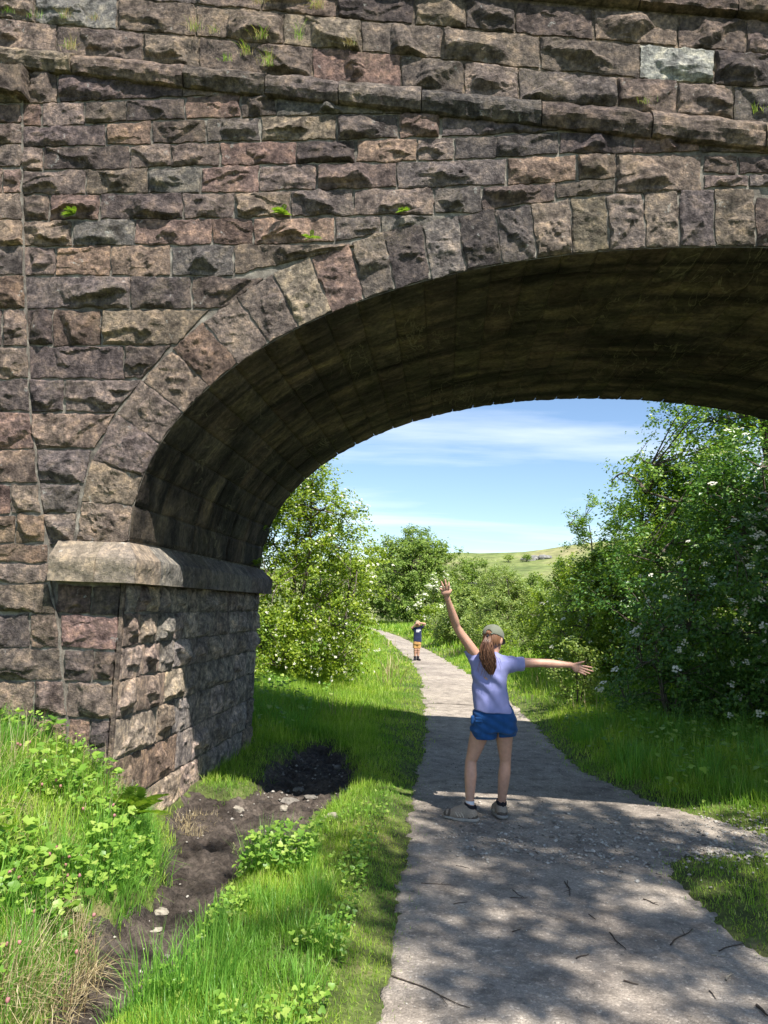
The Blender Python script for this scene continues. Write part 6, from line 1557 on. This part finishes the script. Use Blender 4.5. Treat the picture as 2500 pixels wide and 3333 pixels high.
pb_ = ray_ground(425, 2690); fern((pb_[0], pb_[1], pb_[2] + .06), (0.1, -0.6, 0.75), 18, .30, 52, "yellow-green fern on the bank in front of the pier corner", 1.3, .24)
def wall_tuft(X_, Y_, L, n, seed, lab, dry=0.5, off=0.05):
    rg = np.random.default_rng(seed); p = Zp(X_, Y_); y0 = D - off
    root = empty("grass_tuft", (p[0], y0, p[1])); tag(root, lab, "grass tuft")
    for mat_, m_, nm in ((M["straw"], int(n * dry), "dry_blades"), (M["grass"], n - int(n * dry), "green_blades")):
        if m_ < 3: continue
        az = rg.uniform(np.pi, 2 * np.pi, m_) * 0.9 + 0.15; V, F4, F3 = blades(0, rg.normal(0, .025, m_), rg.normal(0, .008, m_), L * rg.uniform(.4, 1.2, m_), .0028 * rg.uniform(.7, 1.3, m_), 0.6, 3, seed, z=np.zeros(m_), az=az, curl=1.0)
        mb = MB(); add_bl(mb, (V, F4, F3)); o = mb.build(nm, mat_, root, smooth=False)
TU = [(170, 95, .07, 40, .3, "green tuft under the lichened stone, top left of the parapet"), (300, 95, .08, 40, .7, "dry tuft under the middle of the lichened parapet stone"), (420, 105, .06, 34, .9, "straw-coloured tuft right of the lichened parapet stone"), (850, 150, .10, 60, .6, "bushy tuft in the parapet joint above the string course"), (935, 160, .08, 40, .7, "small tuft just right of the bushy parapet one"), (330, 245, .11, 60, .8, "straw tuft standing on the string course at the left"), (1125, 35, .06, 50, .9, "low dry tuft at the very top of the parapet"), (1135, 185, .10, 70, .6, "wide mixed tuft in the parapet under the flat-faced stone"), (1380, 55, .10, 90, .85, "largest dry tuft near the top edge of the parapet"), (1300, 190, .13, 24, .1, "tall thin green grass against the parapet stone"), (1075, 270, .10, 50, .7, "long drooping tuft low on the parapet"), (1520, 215, .08, 40, .9, "dry tuft on a parapet ledge right of the thin green grass"), (1170, 315, .12, 80, .5, "thick green tuft on the string course below the drooping one"), (995, 295, .06, 26, .0, "small dark green sprig on the string course"), (50, 72, .05, 24, .1, "little green sprig at the far left of the parapet"), (2770, 478, .06, 20, .5, "thin tuft on the string course above the arch crown"), (3250, 515, .07, 14, .0, "pale green blades on the string course at the right edge")]
for k, (X_, Y_, L, n, dry, lab) in enumerate(TU): wall_tuft(X_, Y_, L, n, 3000 + k, lab, dry, 0.085 if Y_ > 240 else 0.05)
# --- flowers
M["yellow"] = plain("buttercup_yellow", (0.85, 0.56, 0.01), 0.35, 0.5, 0.05)
M["pink"] = plain("dusky_pink_petal", (0.36, 0.16, 0.15), 0.6, 0.3, 0.25, 90)
M["stem"] = plain("green_stem", (0.10, 0.17, 0.04), 0.7, 0.3, 0.15)
M["redstem"] = plain("reddish_stem", (0.16, 0.09, 0.05), 0.7, 0.3, 0.15)
def stem_path(h, bend, rg):
    t = np.linspace(0, 1, 7); a = rg.uniform(0, 6.28); return np.stack([math.cos(a) * bend * t ** 2, math.sin(a) * bend * t ** 2, h * t], -1)
def buttercup(u, v, seed, yest, lab, hh=.20):
    rg = np.random.default_rng(seed); p = on_y(u, v, yest); root = empty("buttercup", (p[0], p[1], gz(p[0], p[1]))); h = p[2] - root.location.z
    tag(root, lab, "flower", "buttercups in the near grass"); S = stem_path(h, 0.0, rg); mb = MB(); mb.add(*tube(S, .0012, 4)); mb.build("stem", M["stem"], root)
    fm = MB(); th = np.linspace(0, 6.2832, 6)[:-1]
    for a in th:
        c, s = math.cos(a), math.sin(a); q = np.array([(0, 0, 0), (.008, -.006, .004), (.013, 0, .009), (.008, .006, .004)]) @ np.array([[c, s, 0], [-s, c, 0], [0, 0, 1]]); fm.add(q + S[-1], [(0, 1, 2, 3)])
    fm.build("petals", M["yellow"], root, smooth=False)
for k, (x, y, ys, lab) in enumerate(((1180, 875, 4.45, "upper of two buttercups by the leafy clump at the mud's edge"), (1182, 905, 4.4, "lower of two buttercups by the leafy clump at the mud's edge"), (1335, 942, 4.25, "single buttercup midway between the leafy clump and the path"), (1507, 972, 4.15, "left one of the close pair of buttercups near the path"), (1525, 963, 4.15, "right one of the close pair of buttercups near the path"))):
    buttercup(x * .7535, 2222 + y * .7535, 400 + k, ys, lab)
buttercup(1854, 2254, 410, 9.3, "lone buttercup in the shaded grass under the girl's right hand")
av = np.random.default_rng(77); first = None
zl = [(75, 375), (60, 400), (165, 575), (250, 530), (230, 515), (265, 740), (295, 735), (205, 800), (280, 770), (288, 815), (340, 815), (355, 530), (135, 895), (45, 925), (25, 940), (68, 935), (145, 970), (5, 1110), (25, 1108), (80, 1100), (325, 1140), (400, 985), (28, 1345), (485, 515), (490, 560), (125, 245), (345, 735), (235, 760)]
for k, (a, b) in enumerate(zl):
    ye = 2.9 + (1140 - b) / 1140 * 2.1 if b > 450 else 4.3; p = on_y(a * .7535, 2222 + b * .7535, min(ye, 4.5)); gzz = gz(p[0], p[1])
    if p[2] < gzz + .06: p[2] = gzz + .12
    root = empty("water_avens", (p[0], p[1], gzz)); tag(root, "small dusky pink flower nodding on a thin stem above the bank leaves", "flower", "pink flowers on the grassy bank")
    h = p[2] - gzz; S = stem_path(h, 0.0, av); S[-1] += [0.008, -.006, -.006]; mb = MB(); mb.add(*tube(S, .0011, 4)); mb.build("stem", M["redstem"], root)
    bmx = MB(); V, F = rock_mesh(av, .0085, .0085, .011, 8); bmx.add(V + S[-1] + [.003, -.003, -.008], F); bmx.build("flower_head", M["pink"], root)
M["seed"] = plain("pale_grass_head", (0.36, 0.34, 0.18), 0.9, 0.1, 0.2)
for k, (a, b, hgt, lab) in enumerate(((1400, 1035, .40, "taller grass stalk with a pale seed head, against the dark mud"), (1433, 1068, .36, "shorter grass stalk with a pale seed head, against the dark mud"))):
    p = on_y(a * .5425, 2200 + b * .5425, 4.7); z0 = gz(p[0], p[1]); root = empty("grass_stalk", (p[0], p[1], z0)); tag(root, lab, "grass stalk"); h = p[2] - z0
    mb = MB(); S = np.array([(0.01 * math.sin(t * 3), 0, h * t) for t in np.linspace(0, 1, 7)]); mb.add(*tube(S, .0012, 4)); mb.build("stem", M["stem"], root)
    sm_ = MB(); rg = np.random.default_rng(k)
    for j in range(16): V, F = rock_mesh(rg, .004, .004, .008, 6); sm_.add(V + S[-1] + rg.normal(0, .005, 3) + [0, 0, -.03 + .004 * j], F)
    sm_.build("seed_head", M["seed"], root)
